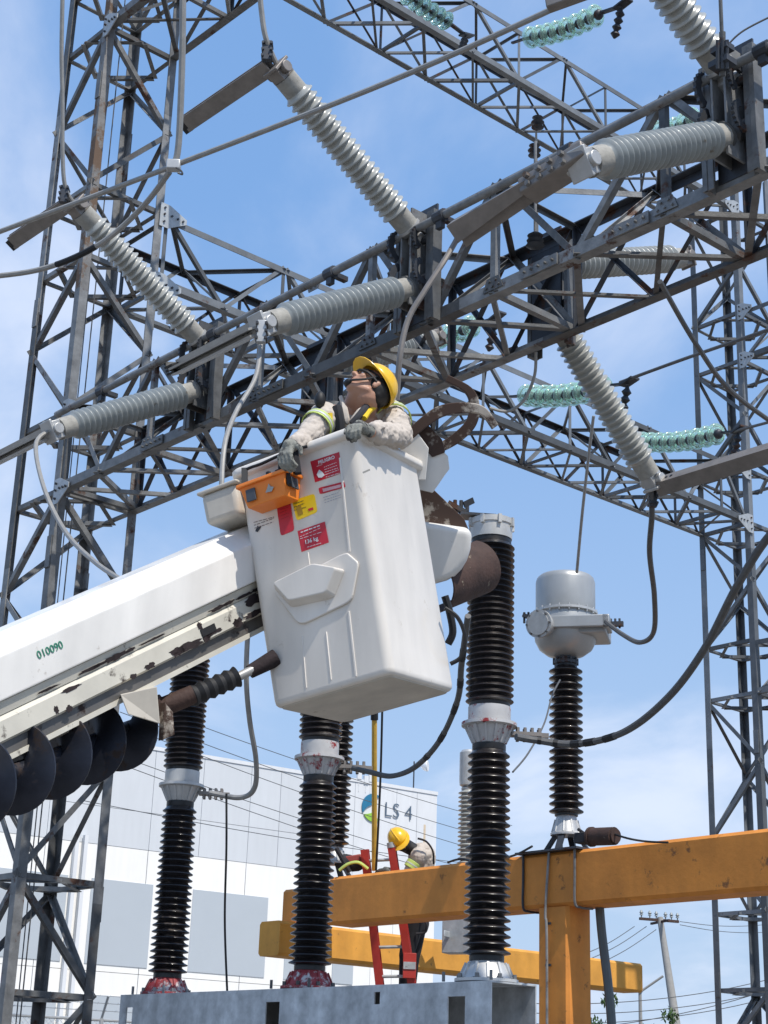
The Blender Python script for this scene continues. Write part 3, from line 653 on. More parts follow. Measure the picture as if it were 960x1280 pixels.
BM2 = cbeam('ochre beam tinted brighter as if sunlit, crossing lower down behind the ladder, its right end free in the sky', P(16.0+0.2, 12.62, 0), P(16.0+0.2, 19.4, 0), 0.40, 0.41, M_orange2, 3.60)
BM3 = cbeam('short ochre beam end poking out left of the middle breaker pole', P(14.9, VB+0.85, 0), P(16.5, VB+0.85, 0), 0.36, 0.44, M_orange, 4.04)
t = MB(); cc = P(11.345, VB+0.19, 0); cp = [(-.205+.03, -.18), (.205-.03, -.18), (.205, -.15), (.205, .15), (.175, .18), (-.175, .18), (-.205, .15), (-.205, -.15)]
M = Matrix((U, V, Z)).transposed().to_4x4(); M.translation = cc; t.prism(cp, M, 3.46)
COLM = tag(t.obj('concrete_column', M_orange, None, cc, smooth=False), 'ochre concrete column standing under the front beam with a thin conduit on it', 'column', 'painted concrete beams and column')
b = MB(); b.tube(spline([P(11.38, VB-0.03, 0.1), P(11.38, VB-0.03, 3.0), P(11.40, VB-0.03, 3.4), P(11.36, VB-0.02, 4.0)], 8), 0.013, 8); b.obj('conduit', M_galv, COLM)
b = MB()
for z in (2.2, 2.9, 3.3): b.box(P(11.38, VB-0.012, z), (U, V, Z), (0.035, 0.006, 0.012))
b.obj('conduit_clip', M_galvd, COLM)
# U-bolt straps and hose on the beam
for u, l in ((11.72, 'dark strap rod wrapped round the front beam left of the column'), (11.02, 'pale strap rod wrapped round the front beam right of the column')):
    b = MB(); b.tube(spline([P(u, VB-0.015, 4.02), P(u, VB-0.015, 3.75), P(u, VB-0.015, 3.48), P(u-0.02, VB+0.05, 3.44), P(u-0.04, VB+0.2, 3.44)], 6), 0.013, 8)
    tag(b.obj('strap_rod', M_galvd if u > 11.3 else M_galv, None, P(u, VB, 4)), l, 'rod')
b = MB(); b.tube(spline([P(10.98, VB+0.30, 3.50), P(10.95, VB+0.30, 3.2), P(10.86, VB+0.28, 2.7), P(10.80, VB+0.26, 2.2), P(10.78, VB+0.25, 1.2), P(10.78, VB+0.25, 0.1)], 8), 0.045, 10)
tag(b.obj('conduit_pipe', mat('grey_pvc', (0.10, 0.115, 0.115), 0.5), None, P(10.9, VB+0.3, 3)), 'dark grey bent conduit coming down behind the right side of the ochre column', 'pipe')
b = MB(); b.box(P(11.37, VB+0.2, 4.012), (U, V, Z), (0.42, 0.27, 0.010)); 
tag(b.obj('base_plate', M_galvd, None, P(11.37, VB+0.2, 4.012)), 'thin dark steel plate lying on the beam under the silver tank post', 'plate')

# ------------------------------------------------------------------ current transformers
def transformer(label, u, v, zb, n=20):
    c = P(u, v, 0); t = thing('current_transformer', label, 'transformer', c+Z*zb, 'current transformers on the beam')
    b = MB()
    for i in range(4):
        a = math.pi/4+i*math.pi/2+0.3; r_ = Vc((math.cos(a), math.sin(a), 0)); b.span(c+r_*0.24+Z*zb, c+r_*0.10+Z*(zb+0.20), 0.06, 0.035)
    b.obj('stand_leg', M_galvd, t)
    b = MB(); b.box(c+Z*(zb+0.10)-V*0.10, (U, V, Z), (0.035, 0.006, 0.10)); b.obj('stand_bracket', M_galv, t)
    M = Matrix.Translation(c+Z*zb)
    b = MB(); b.lathe([(0.165, 0.17), (0.165, 0.19), (0.15, 0.20), (0.115, 0.32), (0.10, 0.37)], M, 24)
    for k in range(10):
        a = 2*math.pi*k/10; r_ = Vc((math.cos(a), math.sin(a), 0)); b.span(c+r_*0.15+Z*(zb+0.2), c+r_*0.115+Z*(zb+0.33), 0.012, 0.015)
    b.obj('foot_flange', M_cast, t)
    insulator(t, 'post_insulator', c+Z*(zb+0.37), c+Z*(zb+1.96), 0.178, 0.118, n, M_blackp, 0.02, 0.02, 0.12, M_core)
    b = MB(); b.lathe([(0.10, 1.95), (0.13, 1.97), (0.13, 2.0), (0.11, 2.02), (0.11, 2.05)], M, 20)
    for k in range(10):
        a = 2*math.pi*k/10; r_ = Vc((math.cos(a), math.sin(a), 0)); b.cyl(c+r_*0.125+Z*(zb+1.96), c+r_*0.125+Z*(zb+2.03), 0.012, n=6)
    b.obj('neck_flange', M_galvd, t)
    b = MB(); b.lathe([(0.10, 2.04), (0.20, 2.07), (0.28, 2.13), (0.325, 2.22), (0.335, 2.32), (0.325, 2.44), (0.315, 2.50)], M, 36); b.obj('tank_bowl', M_tank, t)
    b = MB(); b.lathe([(0.315, 2.50), (0.345, 2.505), (0.345, 2.53), (0.315, 2.535)], M, 36)
    for k in range(20):
        a = 2*math.pi*k/20; r_ = Vc((math.cos(a), math.sin(a), 0)); b.cyl(c+r_*0.332+Z*(zb+2.485), c+r_*0.332+Z*(zb+2.55), 0.009, n=6)
    b.obj('tank_flange', M_cast, t)
    b = MB(); b.lathe([(0.312, 2.535), (0.318, 2.58), (0.318, 2.86), (0.305, 2.905), (0.28, 2.93), (0.15, 2.95)], M, 36); b.obj('top_cylinder', M_tank, t)
    # terminal housing band and side cover
    X = Vc((0.97, -0.24, 0)).normalized(); Y = Z.cross(X)
    b = MB(); b.box(c+Z*(zb+2.32)+X*0.08-Y*0.02, (X, Y, Z), (0.38, 0.26, 0.09)); b.obj('terminal_housing', M_tank, t, bevel=0.02)
    b = MB(); b.box(c+Z*(zb+2.34)+X*0.10-Y*0.34, (X, Y, Z), (0.40, 0.02, 0.065)); b.box(c+Z*(zb+2.34)+X*0.46-Y*0.20, (X, Y, Z), (0.04, 0.16, 0.065)); b.obj('terminal_bar', M_tank, t, bevel=0.012)
    D = (Vc((-0.55, -0.82, -0.12))).normalized(); q = c+Z*(zb+2.33)+Vc((-0.20, -0.17, 0))
    b = MB(); b.cyl(q, q+D*0.19, 0.12, n=24); b.cyl(q+D*0.19, q+D*0.225, 0.150, n=24); b.cyl(q+D*0.225, q+D*0.24, 0.12, n=24); cv = b.obj('side_cover', M_cast, t)
    b = MB(); F = frame(D)
    for k in range(8):
        a = 2*math.pi*k/8; e = F.col[0]*math.cos(a)+F.col[1]*math.sin(a); b.cyl(q+e*0.133+D*0.22, q+e*0.133+D*0.245, 0.011, n=6)
    b.obj('bolts', M_galv, cv)
    b = MB()
    for s in (1,):
        e = c+Z*(zb+2.34)+X*0.50-Y*0.18; b.span(e-X*0.04, e+X*0.13, 0.05, 0.05)
        for k in range(3): b.cyl(e+X*(0.0+0.045*k)-Z*0.045, e+X*(0.0+0.045*k)+Z*0.06, 0.012, n=6)
    b.obj('terminal_clamp', M_galvd, t)
    e = c+Z*(zb+2.44)-X*0.28-Y*0.05
    b = MB(); b.span(e, e-X*0.17+Z*0.07, 0.05, 0.04)
    for k in range(4): b.cyl(e-X*(0.02+0.045*k)-Z*0.02, e-X*(0.02+0.045*k)+Z*0.10, 0.013, n=6)
    b.obj('terminal_clamp', M_galvd, t)
    return t
CT1 = transformer('silver domed current transformer on a black ribbed post above the ochre column', 11.34, VB+0.22, 4.02)
CT2 = transformer('current transformer almost hidden behind the middle breaker pole and the bucket', 15.02, VB+0.22, 4.02)
# hoist on the beam beside the transformer
t = thing('chain_hoist', 'rusty drum of a small hoist lying on the ochre beam beside the tank post', 'hoist', P(10.85, VB+0.2, 4.03))
b = MB(); h0 = at(741, 1046, 15.6); h1 = at(768, 1045, 15.4); b.cyl(h0, h1, 0.085, n=18); b.cyl(h0-(h1-h0)*0.1, h0, 0.095, n=18); b.cyl(h1, h1+(h1-h0)*0.08, 0.07, n=18); b.obj('drum', M_rust, t)
b = MB(); b.box(at(730, 1048, 15.7), (U, V, Z), (0.07, 0.07, 0.05)); b.span(at(722, 1036, 15.7), at(745, 1052, 15.6), 0.03, 0.03); b.obj('bracket', M_canvas, t, bevel=0.01)
b = MB(); b.tube(spline([at(760, 1040, 15.5), at(785, 1048, 15.2), at(810, 1052, 15.2), at(835, 1053, 15.0)], 6), 0.010, 6); b.obj('rope', M_black, t)
cable('thin black cord lying along the beam top left of the tank post', [at(560, 1078, 17.9), at(575, 1074, 17.6), at(600, 1077, 17.3), at(640, 1070, 16.9), at(665, 1058, 16.5)], 0.012, M_black)

# pale equipment partly behind the near breaker pole
t = thing('surge_arrester', 'pale ribbed arrester with a grey can top, half hidden left behind the near breaker pole', 'arrester', at(585, 1092, 19.5))
q0 = at(586, 1090, 19.5); q1 = at(585, 985, 19.5); q0 = Vc((q1.x, q1.y, q0.z))
insulator(t, 'post_insulator', q0, q1, 0.115, 0.075, 17, M_porcp, 0.04, 0.03, 0.08, M_cast)
b = MB(); b.lathe([(0.05, 0), (0.10, 0.03), (0.105, 0.08), (0.105, 0.42), (0.08, 0.45)], Matrix.Translation(q1), 20); b.obj('can', M_cast, t)
t = MB(); X = Vc((0.9, -0.43, 0)); Y = Z.cross(X); t.box(at(574, 1166, 21), (X, Y, Z), (0.19, 0.12, 0.26)); t.box(at(560, 1168, 20.9), (X, Y, Z), (0.01, 0.125, 0.04))
tag(t.obj('cabinet', M_plate, None, at(574, 1166, 21), bevel=0.01), 'small grey metal cabinet hanging between the two beams behind the near pole', 'cabinet')
b = MB(); b.span(at(574, 1145, 21), at(574, 1080, 21), 0.08, 0.08); tag(b.obj('hanger_post', M_galvd, None, at(574, 1145, 21)), 'short post above the small grey cabinet behind the near pole', 'post')

# tools on the beam and the yellow stick
t = thing('tool_bundle', 'dark bag and faded red tool lying on the ochre beam end behind the middle pole', 'tools', at(440, 1085, 19.2))
b = MB(); b.ball(at(432, 1078, 19.3), (0.14, 0.12, 0.10), 12); b.ball(at(441, 1080, 19.3), (0.16, 0.10, 0.09), 12); b.span(at(420, 1060, 19.0), at(437, 1090, 19.0), 0.06, 0.03); b.obj('bag', M_canvas, t)
b = MB(); b.span(at(428, 1076, 19.25), at(452, 1072, 19.25), 0.09, 0.08); b.obj('tool_body', M_redt, t, bevel=0.015)
b = MB(); b.tube(spline([at(424, 1088, 18.9), at(435, 1080, 18.9), at(448, 1078, 18.9), at(460, 1086, 18.9)], 6), 0.018, 6); b.obj('strap', M_hivis, t)
t = thing('hot_stick', 'tall thin yellow insulated stick standing behind the beam below the bucket', 'stick', at(468, 1085, 19.0))
b = MB(); b.cyl(at(468, 1088, 19.0), at(468, 888, 19.0), 0.032, n=10); b.obj('stick', M_stick, t)
b = MB(); b.cyl(at(468, 900, 19.0), at(468, 884, 19.0), 0.045, n=10); b.obj('stick_head', M_black, t)
cable('thin black cord hanging beside the yellow stick', [at(478, 880, 18.9), at(476, 960, 18.9), at(473, 1030, 18.9), at(470, 1088, 18.9)], 0.013, M_black)

# ================================================================== glass strings
_disc = None
def glass_string(label, p, q, n, r=0.127, wire=None, horn=True):
    t = thing('glass_insulator_string', label, 'insulator string', p, 'aqua glass insulator strings'); d = (q-p).normalized(); pt = (q-p).length/n
    key = 'd'
    global _disc
    if _disc is None:
        b = MB(); b.lathe([(0.045, 0.045), (0.060, 0.038), (0.108, 0.024), (0.120, 0.008), (0.118, 0.0), (0.104, 0.012), (0.097, 0.004), (0.090, 0.014), (0.075, 0.006), (0.065, 0.018), (0.03, 0.02)], Matrix(), 22)
        c = MB(); c.lathe([(0.020, -0.065), (0.020, 0.03), (0.052, 0.04), (0.055, 0.065), (0.045, 0.085), (0.025, 0.095)], Matrix(), 12)
        _disc = (b.mesh('glass_disc', M_glass, None, True, 50), c.mesh('metal_cap', M_galvd, None, True, 50))
    sag = 0.05
    for i in range(n):
        M = frame4(p+d*(pt*(i+0.3)) - Z*sag*math.sin(math.pi*(i+0.5)/n), d) @ Matrix.Scale(pt/0.145, 4) @ Matrix.Translation((0, 0, 0))
        M = frame4(p+d*(pt*(i+0.3)) - Z*sag*math.sin(math.pi*(i+0.5)/n), d)
        o = link('glass_disc', _disc[0], t, M); link('metal_cap', _disc[1], o, M)
    b = MB(); b.span(p-d*0.28, p, 0.03, 0.02); b.obj('link', M_galvd, t)
    if horn:
        F = frame(d); b = MB(); b.span(q, q+d*0.30, 0.05, 0.02); b.span(q+d*0.22-Z*0.02, q+d*0.42+Z*0.05, 0.10, 0.02)
        b.lathe([(0.012, 0)]+[(0.05 if k % 2 else 0.022, 0.03+0.035*k) for k in range(8)]+[(0.01, 0.32)], frame4(q+d*0.30-Z*0.02, (-Z-d*0.35)), 10)
        b.obj('strain_clamp', M_galvd, t)
    return t
GA = glass_string('aqua glass insulator string seen behind the down-pointing far side insulator', at(655, 494, 17.0), at(762, 482, 15.6), 9)
GB = glass_string('lowest aqua glass insulator string above the brown arm at the right', at(800, 552, 19.0), at(903, 541, 17.4), 9)
GC = glass_string('small aqua glass string glimpsed through the near truss lattice', at(520, 425, 17.6), at(598, 404, 16.6), 6)
GD = glass_string('complete aqua glass insulator string at the top, right of the highest truss', at(660, 47, 17.6), at(752, 16, 16.6), 8)
GE = glass_string('aqua glass insulator string cut by the top edge over the truss', at(468, -42, 18.6), at(563, 30, 19.6), 10)
GF = glass_string('short aqua glass string between the big gears and the upper truss', at(820, 164, 17.8), at(874, 143, 17.2), 5, horn=False)
cable('dark strain wire from the glass string to the right edge', [at(775, 478, 15.4), at(860, 447, 14.5), at(990, 402, 13)], 0.016, M_cabled)
cable('dark strain wire leaving the lowest glass string to the right', [at(915, 540, 17.2), at(990, 520, 16)], 0.016, M_cabled)
cable('thin jumper hanging from the upper truss with small insulators on it', [at(670, 150, 20.5), at(671, 230, 20.5), at(672, 300, 20.5)], 0.014)
t = thing('pin_insulator', 'small dark stacked pin insulator above the dark top chord of the near truss', 'insulator', at(669, 305, 12.0))
b = MB(); c0 = at(669, 310, 12.0); b.lathe([(0.03, 0), (0.07, 0.02), (0.03, 0.035), (0.065, 0.06), (0.03, 0.075), (0.06, 0.10), (0.02, 0.13)], Matrix.Translation(c0), 12); b.obj('insulator_body', M_galvd, t)
b = MB(); b.cyl(c0+Z*0.12, c0+Z*0.9, 0.012, n=8); b.obj('stud', M_galv, t)
for (x, y, l) in ((672, 155, 'upper one of two dark stacked clamps on the highest truss'), (668, 190, 'lower one of two dark stacked clamps below the highest truss')):
    t = MB(); c0 = at(x, y+6, 20.4); t.lathe([(0.02, 0), (0.08, 0.02), (0.025, 0.05), (0.085, 0.09), (0.025, 0.12), (0.07, 0.16), (0.02, 0.18)], Matrix.Translation(c0), 12)
    tag(t.obj('stacked_clamp', M_galvd, None, c0), l, 'clamp')
t = thing('overhead_terminal', 'dark clamp with a thin riser standing on the near truss at the top right', 'clamp', at(902, 62, 10.0))
b = MB(); b.cyl(at(903, 95, 10.0), at(903, 40, 10.0), 0.02, n=8); b.cyl(at(903, 60, 10.0), at(899, -40, 10.0), 0.012, n=8); b.obj('riser', M_galv, t)
b = MB(); b.box(at(903, 62, 9.95), (U, V, Z), (0.06, 0.04, 0.02)); b.box(at(903, 80, 9.95), (U, V, Z), (0.07, 0.05, 0.02))
for k in (-1, 0, 1): b.cyl(at(903+6*k, 86, 9.9), at(903+6*k, 50, 9.9), 0.012, n=6)
b.obj('clamp_body', M_galvd, t)
cable('fine dark wire at the top right corner', [at(905, 62, 10), at(930, 38, 10), at(990, 8, 10)], 0.006, M_cabled)

# ================================================================== boom
D0 = at(0, 847, 6.2); D1 = at(322, 700, 7.35)
bd = (D1-D0).normalized(); bs = bd.cross(Z).normalized()           # bs points to the camera side or away
if bs.y > 0: bs = -bs
bu = bs.cross(bd).normalized()
if bu.z < 0: bu = -bu
BO = D0
t = thing('truck_boom', 'big white hydraulic boom with chipped paint rising from the lower left to behind the bucket', 'boom', D0-bd*2)
MBm = Matrix((bs, bu, bd)).transposed().to_4x4(); MBm.translation = BO-bd*2.2
LB = (D1-D0).length+2.2+0.75
w = 0.40
b = MB(); b.prism([(0, -0.085), (0, 0.075), (-0.10, 0.150), (-w+0.10, 0.150), (-w, 0.075), (-w, -0.085)], MBm, LB); b.obj('boom_tube', M_boom, t, smooth=False, bevel=0.008)
# underside: recess strip, pale rail, dark channel with lower lip
b = MB(); b.prism([(-0.015, -0.0875), (-0.03, -0.135), (-w+0.03, -0.135), (-w+0.015, -0.0875)], MBm, LB-0.06); b.obj('underside_plate', M_boomd, t, smooth=False)
b = MB(); b.prism([(-0.035, -0.137), (-0.02, -0.155), (-0.02, -0.225), (-0.035, -0.235), (-0.07, -0.235), (-0.07, -0.137)], MBm, LB-0.1); b.obj('side_rail', M_boomd, t, smooth=False)
b = MB(); b.prism([(-0.045, -0.237), (-0.045, -0.285), (-0.11, -0.298), (-w+0.1, -0.298), (-w+0.05, -0.237)], MBm, LB-0.12); b.obj('underside_channel', M_boomg, t, smooth=False)
b = MB(); b.prism([(-0.036, -0.286), (-0.036, -0.306), (-0.06, -0.306), (-0.06, -0.286)], MBm, LB-0.14); b.obj('lower_lip', M_boomd, t, smooth=False)
for f in (1.1, 1.9, 2.62, 3.15):
    b = MB(); b.box(BO+bd*(f)-bs*0.0195-bu*0.19, (bd, bs, bu), (0.045, 0.004, 0.016)); b.obj('rail_slot', M_black, t)
# peeled patches: thin rust scabs with ragged outline lying on the painted rails
def scab(c, nrm, alng, L_, H_, seed):
    rr = random.Random(seed); n = 22; pts = []
    for k in range(n):
        a = 2*math.pi*k/n; q = 0.55+0.45*rr.random(); pts.append((L_*q*math.cos(a), H_*q*math.sin(a)))
    y = nrm.cross(alng); M = Matrix((alng, y, nrm)).transposed().to_4x4(); M.translation = c
    k = MB(); k.prism(pts, M, 0.0012); return k
M_scab = mat('old_dark_rust', (0.022, 0.013, 0.014), 0.85, 0, 0.4, 30, bump=0.3)
rr = random.Random(5)
for i in range(30):
    f = 0.1+rr.random()*2.9; L_ = rr.choice((0.02, 0.035, 0.06, 0.11))*(0.6+rr.random()*0.5); H_ = 0.010+rr.random()*0.020
    scab(BO+bd*f-bs*0.0195+bu*(rr.choice((-0.160, -0.222, -0.215, -0.228))+rr.random()*0.006), bs, bd, L_, H_, i).obj('rust_patch', M_scab, t, smooth=False)
for i in range(18):
    f = 0.1+rr.random()*2.9; nn = (bs*0.95-bu*0.3).normalized()
    scab(BO+bd*f-bs*0.022-bu*0.122, nn, bd, 0.03+rr.random()*0.07, 0.006+rr.random()*0.009, 50+i).obj('rust_patch', M_scab, t, smooth=False)
# number on the boom
def text(parent, s, size, M, m, name='lettering', ext=0.0008, bold=0.0):
    cu = bpy.data.curves.new('txt', 'FONT'); cu.body = s; cu.size = size; cu.extrude = ext; cu.offset = bold; cu.resolution_u = 3
    o = bpy.data.objects.new('txt', cu); COL.objects.link(o); dg = bpy.context.evaluated_depsgraph_get()
    me = bpy.data.meshes.new_from_object(o.evaluated_get(dg)); bpy.data.objects.remove(o)
    me.materials.clear(); me.materials.append(m)
    return link(name, me, parent, M)
def planeM(o, x, y):
    x = x.normalized(); z = x.cross(y).normalized(); y = z.cross(x); M = Matrix((x, y, z)).transposed().to_4x4(); M.translation = o; return M
def ray_plane(x, y, o, n):
    q = ray(x, y); return CAM + q*((o-CAM).dot(n)/q.dot(n))
q = ray_plane(48, 824, BO+bs*0.0025, bs)
text(t, '010090', 0.045, planeM(q, bd, bu), M_green, bold=0.0)
# auger stowed under the boom
ax0 = at(-124, 1018, 5.65); ax1 = at(158, 912, 6.95); ad_ = (ax1-ax0).normalized(); F = frame(ad_)
au = thing('auger', 'dark polished earth auger stowed under the white boom at the left edge', 'auger', ax0)
b = MB(); b.cyl(ax0-ad_*0.6, ax1+ad_*0.05, 0.035, n=12); b.obj('auger_shaft', M_auger, au)
b = MB(); n = 34; pitch = 0.245; total = (ax1-ax0).length+0.5; st = int(total/pitch*n); vs = []; fs = []
for i in range(st+1):
    a = 2*math.pi*i/n+0.6; o_ = ax1-ad_*(pitch*i/n); e = F.col[0]*math.cos(a)+F.col[1]*math.sin(a)
    for r_, z_ in ((0.03, 0.004), (0.163, 0.004), (0.163, -0.004), (0.03, -0.004)): vs.append(o_+e*r_+ad_*(z_+ (0.03 if r_ > 0.1 else 0)))
for i in range(st):
    for k in range(4): fs.append((i*4+k, i*4+(k+1) % 4, (i+1)*4+(k+1) % 4, (i+1)*4+k))
b.add(vs, fs); b.obj('auger_flight', M_auger, au, ang=60)
# cream bracket and boom cylinder towards the bucket
t2 = thing('boom_cylinder', 'brown and black hydraulic cylinder with torn boot under the boom', 'hydraulic cylinder', at(200, 885, 6.9))
def ln(x0, y0, x1, y1, d0, d1, r0, r1, nm, m): b = MB(); b.cyl(at(x0, y0, d0), at(x1, y1, d1), r0, r1, n=16); return b.obj(nm, m, t2)
ln(193, 888, 242, 868, 6.9, 6.95, 0.042, 0.042, 'barrel', M_rust)
ln(196, 886, 205, 882, 6.9, 6.9, 0.052, 0.052, 'barrel_end', M_rust)
b = MB(); a0 = at(236, 872, 6.95); a1 = at(296, 846, 7.05); n = 11
b.lathe([((0.048 if k % 2 else 0.038), (a1-a0).length*k/n) for k in range(n+1)], frame4(a0, a1-a0), 16); b.obj('rubber_boot', M_black, t2)
ln(294, 848, 318, 836, 7.05, 7.1, 0.020, 0.020, 'piston_rod', M_greyal)
ln(312, 840, 345, 822, 7.1, 7.15, 0.030, 0.040, 'rod_eye', M_scab)
t3 = thing('stow_bracket', 'cream chipped bracket under the boom holding the auger', 'bracket', at(180, 880, 6.7))
b = MB(); q = [at(150, 868, 6.62), at(196, 858, 6.66), at(200, 905, 6.64), at(160, 893, 6.60)]
off = (at(150, 868, 6.9)-at(150, 868, 6.62)); b.hexa([p_ for p_ in q]+[p_+off for p_ in q]); b.obj('bracket_plate', M_bucketd, t3, smooth=False, bevel=0.004)
b = MB(); q = [at(206, 878, 6.75), at(216, 890, 6.75), at(218, 918, 6.72), at(204, 925, 6.72)]; off = bs*-0.03; b.hexa([p_ for p_ in q]+[p_+off for p_ in q]); b.obj('hook_plate', M_claw, t3, smooth=False)
b = MB(); b.span(at(38, 922, 6.45), at(82, 905, 6.5), 0.06, 0.07); b.obj('rail_bracket', M_boomd, t3, smooth=False)

# ------------------------------------------------------------------ boom head behind the bucket: claws, shells, rusty half tube
t4 = thing('pole_grabber', 'white and rusty boom head with two curved pole claws, to the right of the bucket', 'boom head', at(570, 640, 7.9))
def claw(pts, w, h, nm='claw'):
    s = spline(pts, 8); vs = []; fs = []
    for i, p in enumerate(s):
        tt = (s[min(i+1, len(s)-1)]-s[max(i-1, 0)]).normalized(); x = _f - tt*_f.dot(tt); x.normalize(); y = tt.cross(x)
        k = 0.75+0.45*math.sin(math.pi*min(1, 0.15+i/len(s)))
        for sx, sy in ((-1, -1), (1, -1), (1, 1), (-1, 1)): vs.append(p+x*w/2*sx+y*h/2*sy*k)
    for i in range(len(s)-1):
        for k in range(4): fs.append((i*4+k, i*4+(k+1) % 4, (i+1)*4+(k+1) % 4, (i+1)*4+k))
    fs += [(0, 1, 2, 3), tuple(len(vs)-4+k for k in range(4))]
    b = MB(); b.add(vs, fs); return b.obj(nm, M_claw, t4, smooth=False, bevel=0.004)
claw([at(508, 548, 7.75), at(530, 528, 7.75), at(552, 514, 7.75), at(580, 510, 7.75), at(603, 514, 7.75), at(619, 534, 7.75)], 0.07, 0.045)
claw([at(550, 560, 7.95), at(570, 548, 7.95), at(588, 530, 7.95), at(593, 508, 7.95), at(585, 488, 7.95), at(558, 473, 7.95)], 0.07, 0.045)
b = MB(); q = [at(516, 530, 7.85), at(530, 527, 7.85), at(552, 550, 7.85), at(556, 566, 7.85), at(540, 572, 7.85), at(520, 548, 7.85)]
M = planeM(q[0], q[1]-q[0], _u); I = M.inverted(); b.prism([((I @ p_).x, (I @ p_).y) for p_ in q], M, 0.06); b.obj('claw_pivot_plate', M_claw, t4, smooth=False, bevel=0.004)
def slab(nm, px, d, th, m, back=1):
    b = MB(); q = [at(x, y, d) for x, y in px]; M = planeM(q[0], q[1]-q[0], _u); M[0][3], M[1][3], M[2][3] = q[0]; I = M.inverted()
    b.prism([((I @ p_).x, (I @ p_).y) for p_ in q], M, -th*back); return b.obj(nm, m, t4, smooth=False, bevel=0.004)
slab('guard_plate', [(500, 545), (520, 538), (536, 560), (532, 600), (500, 600)], 7.72, 0.05, M_boom)
slab('guard_plate', [(515, 572), (552, 562), (560, 570), (562, 586), (556, 594), (541, 616), (515, 610)], 7.80, 0.05, M_boom)
slab('head_side_plate', [(515, 598), (538, 608), (580, 648), (586, 662), (562, 666), (515, 660)], 7.92, 0.03, M_claw)
arc = [(515, 650)]+[(548+42*math.cos(a)*1.0, 672+56*math.sin(a)) for a in [R(x) for x in (-12, 0, 15, 30, 45, 60, 75)]]+[(545, 730), (515, 722)]
o = slab('shell_cover', arc, 7.85, 0.16, M_boom); o.modifiers['bevel'].width = 0.035; o.modifiers['bevel'].segments = 6; o.data.shade_smooth()
# rusty half tube
b = MB(); c0 = at(538, 732, 7.95); c1 = at(590, 712, 8.25); d_ = (c1-c0).normalized(); X = Vc((0, -1, 0.2)); X = (X-d_*X.dot(d_)).normalized(); Y = d_.cross(X)
if Y.z > 0: Y = -Y
outp = []; n = 22
for k in range(n+1):
    a = R(-35)+R(195)*k/n; outp.append((0.140*math.cos(a), 0.140*math.sin(a)))
inp = [(0.132*x/0.140, 0.132*y/0.140) for x, y in outp][::-1]
M = Matrix((X, Y, d_)).transposed().to_4x4(); M.translation = c0
b.prism(outp+inp, M, (c1-c0).length+0.05); b.obj('half_tube_guard', M_rust, t4, smooth=True)
b = MB(); b.tube(spline([at(556, 745, 7.7), at(562, 765, 7.7), at(566, 790, 7.7), at(560, 805, 7.7)], 5), 0.018, 8); b.obj('hose', M_black, t4)

# ================================================================== bucket
BK = at(490, 841, 6.85)
tl = R(-11.0); al = R(30)
Rt = Matrix.Rotation(tl, 3, 'Y')
e1 = Rt @ Vc((-math.cos(al), math.sin(al), 0)); e2 = Rt @ Vc((math.sin(al), math.cos(al), 0)); eu = Rt @ Z
def B_(a, b, h): return BK + e1*a + e2*b + eu*h
S0, HB = 0.60, 1.115
def rring(half, rad, h, n=6):
    out = []
    for cx, cy, a0 in ((1, 1, 0), (-1, 1, 90), (-1, -1, 180), (1, -1, 270)):
        for k in range(n+1):
            a = R(a0+90*k/n); out.append(B_(S0/2+cx*(half-rad)+rad*math.cos(a), S0/2+cy*(half-rad)+rad*math.sin(a), h))
    return out
bt = thing('aerial_bucket', 'white fibreglass lift bucket with safety labels, the worker standing in it', 'bucket', B_(S0/2, S0/2, 0))
b = MB(); prof = [(0.280, 0.035, 0.0), (0.291, 0.04, 0.003), (0.298, 0.04, 0.012), (0.3005, 0.04, 0.03), (0.310, 0.04, HB-0.05), (0.312, 0.04, HB-0.045), (0.333, 0.05, HB-0.04), (0.338, 0.052, HB-0.03), (0.338, 0.052, HB-0.008), (0.330, 0.05, HB), (0.304, 0.04, HB), (0.298, 0.04, HB-0.01), (0.292, 0.04, HB-0.05), (0.285, 0.04, 0.05)]
rings = [rring(*p) for p in prof]; n = len(rings[0]); vs = [v for r_ in rings for v in r_]; fs = []
for i in range(len(rings)-1):
    for k in range(n): k2 = (k+1) % n; fs.append((i*n+k, i*n+k2, (i+1)*n+k2, (i+1)*n+k))
fs.append(tuple(range(n))[::-1]); fs.append(tuple((len(rings)-1)*n+k for k in range(n)))
b.add(vs, fs); b.obj('bucket_shell', M_bucket, bt, ang=50)
b = MB(); rg = rring(0.277, 0.035, -0.006)+rring(0.281, 0.035, 0.001); n = len(rg)//2; b.add(rg, [tuple(range(n))[::-1], tuple(range(n, 2*n))]+[(k, (k+1) % n, n+(k+1) % n, n+k) for k in range(n)]); b.obj('bucket_floor', M_bucketd, bt)  # dirty beige, darker than the shell, puts underside shade into the colour
# face plane of the left side (tapering outward): through B_(.,off,h)
def lf(h): return S0/2-(0.3005+(0.0095)*(h-0.03)/(HB-0.08))
n1 = (e1.cross(B_(0, lf(1), 1)-B_(0, lf(0), 0))).normalized()
if n1.dot(e2) > 0: n1 = -n1
fo = B_(0.2, lf(0.5), 0.5)
fup = (eu - n1*eu.dot(n1)).normalized()
def FP(x, y, off=0.0): return ray_plane(x, y, fo+n1*off, n1)
for x0, y0, x1, y1, w_ in ((425, 572, 437, 690, 0.010), (436, 764, 445, 846, 0.010), (408, 790, 414, 850, 0.005), (378, 795, 383, 860, 0.004), (385, 690, 388, 712, 0.004)):
    b = MB(); b.span(FP(x0, y0, 0.001), FP(x1, y1, 0.001), w_, 0.006, n1); b.obj('moulded_rib', M_bucket, bt, bevel=0.002)
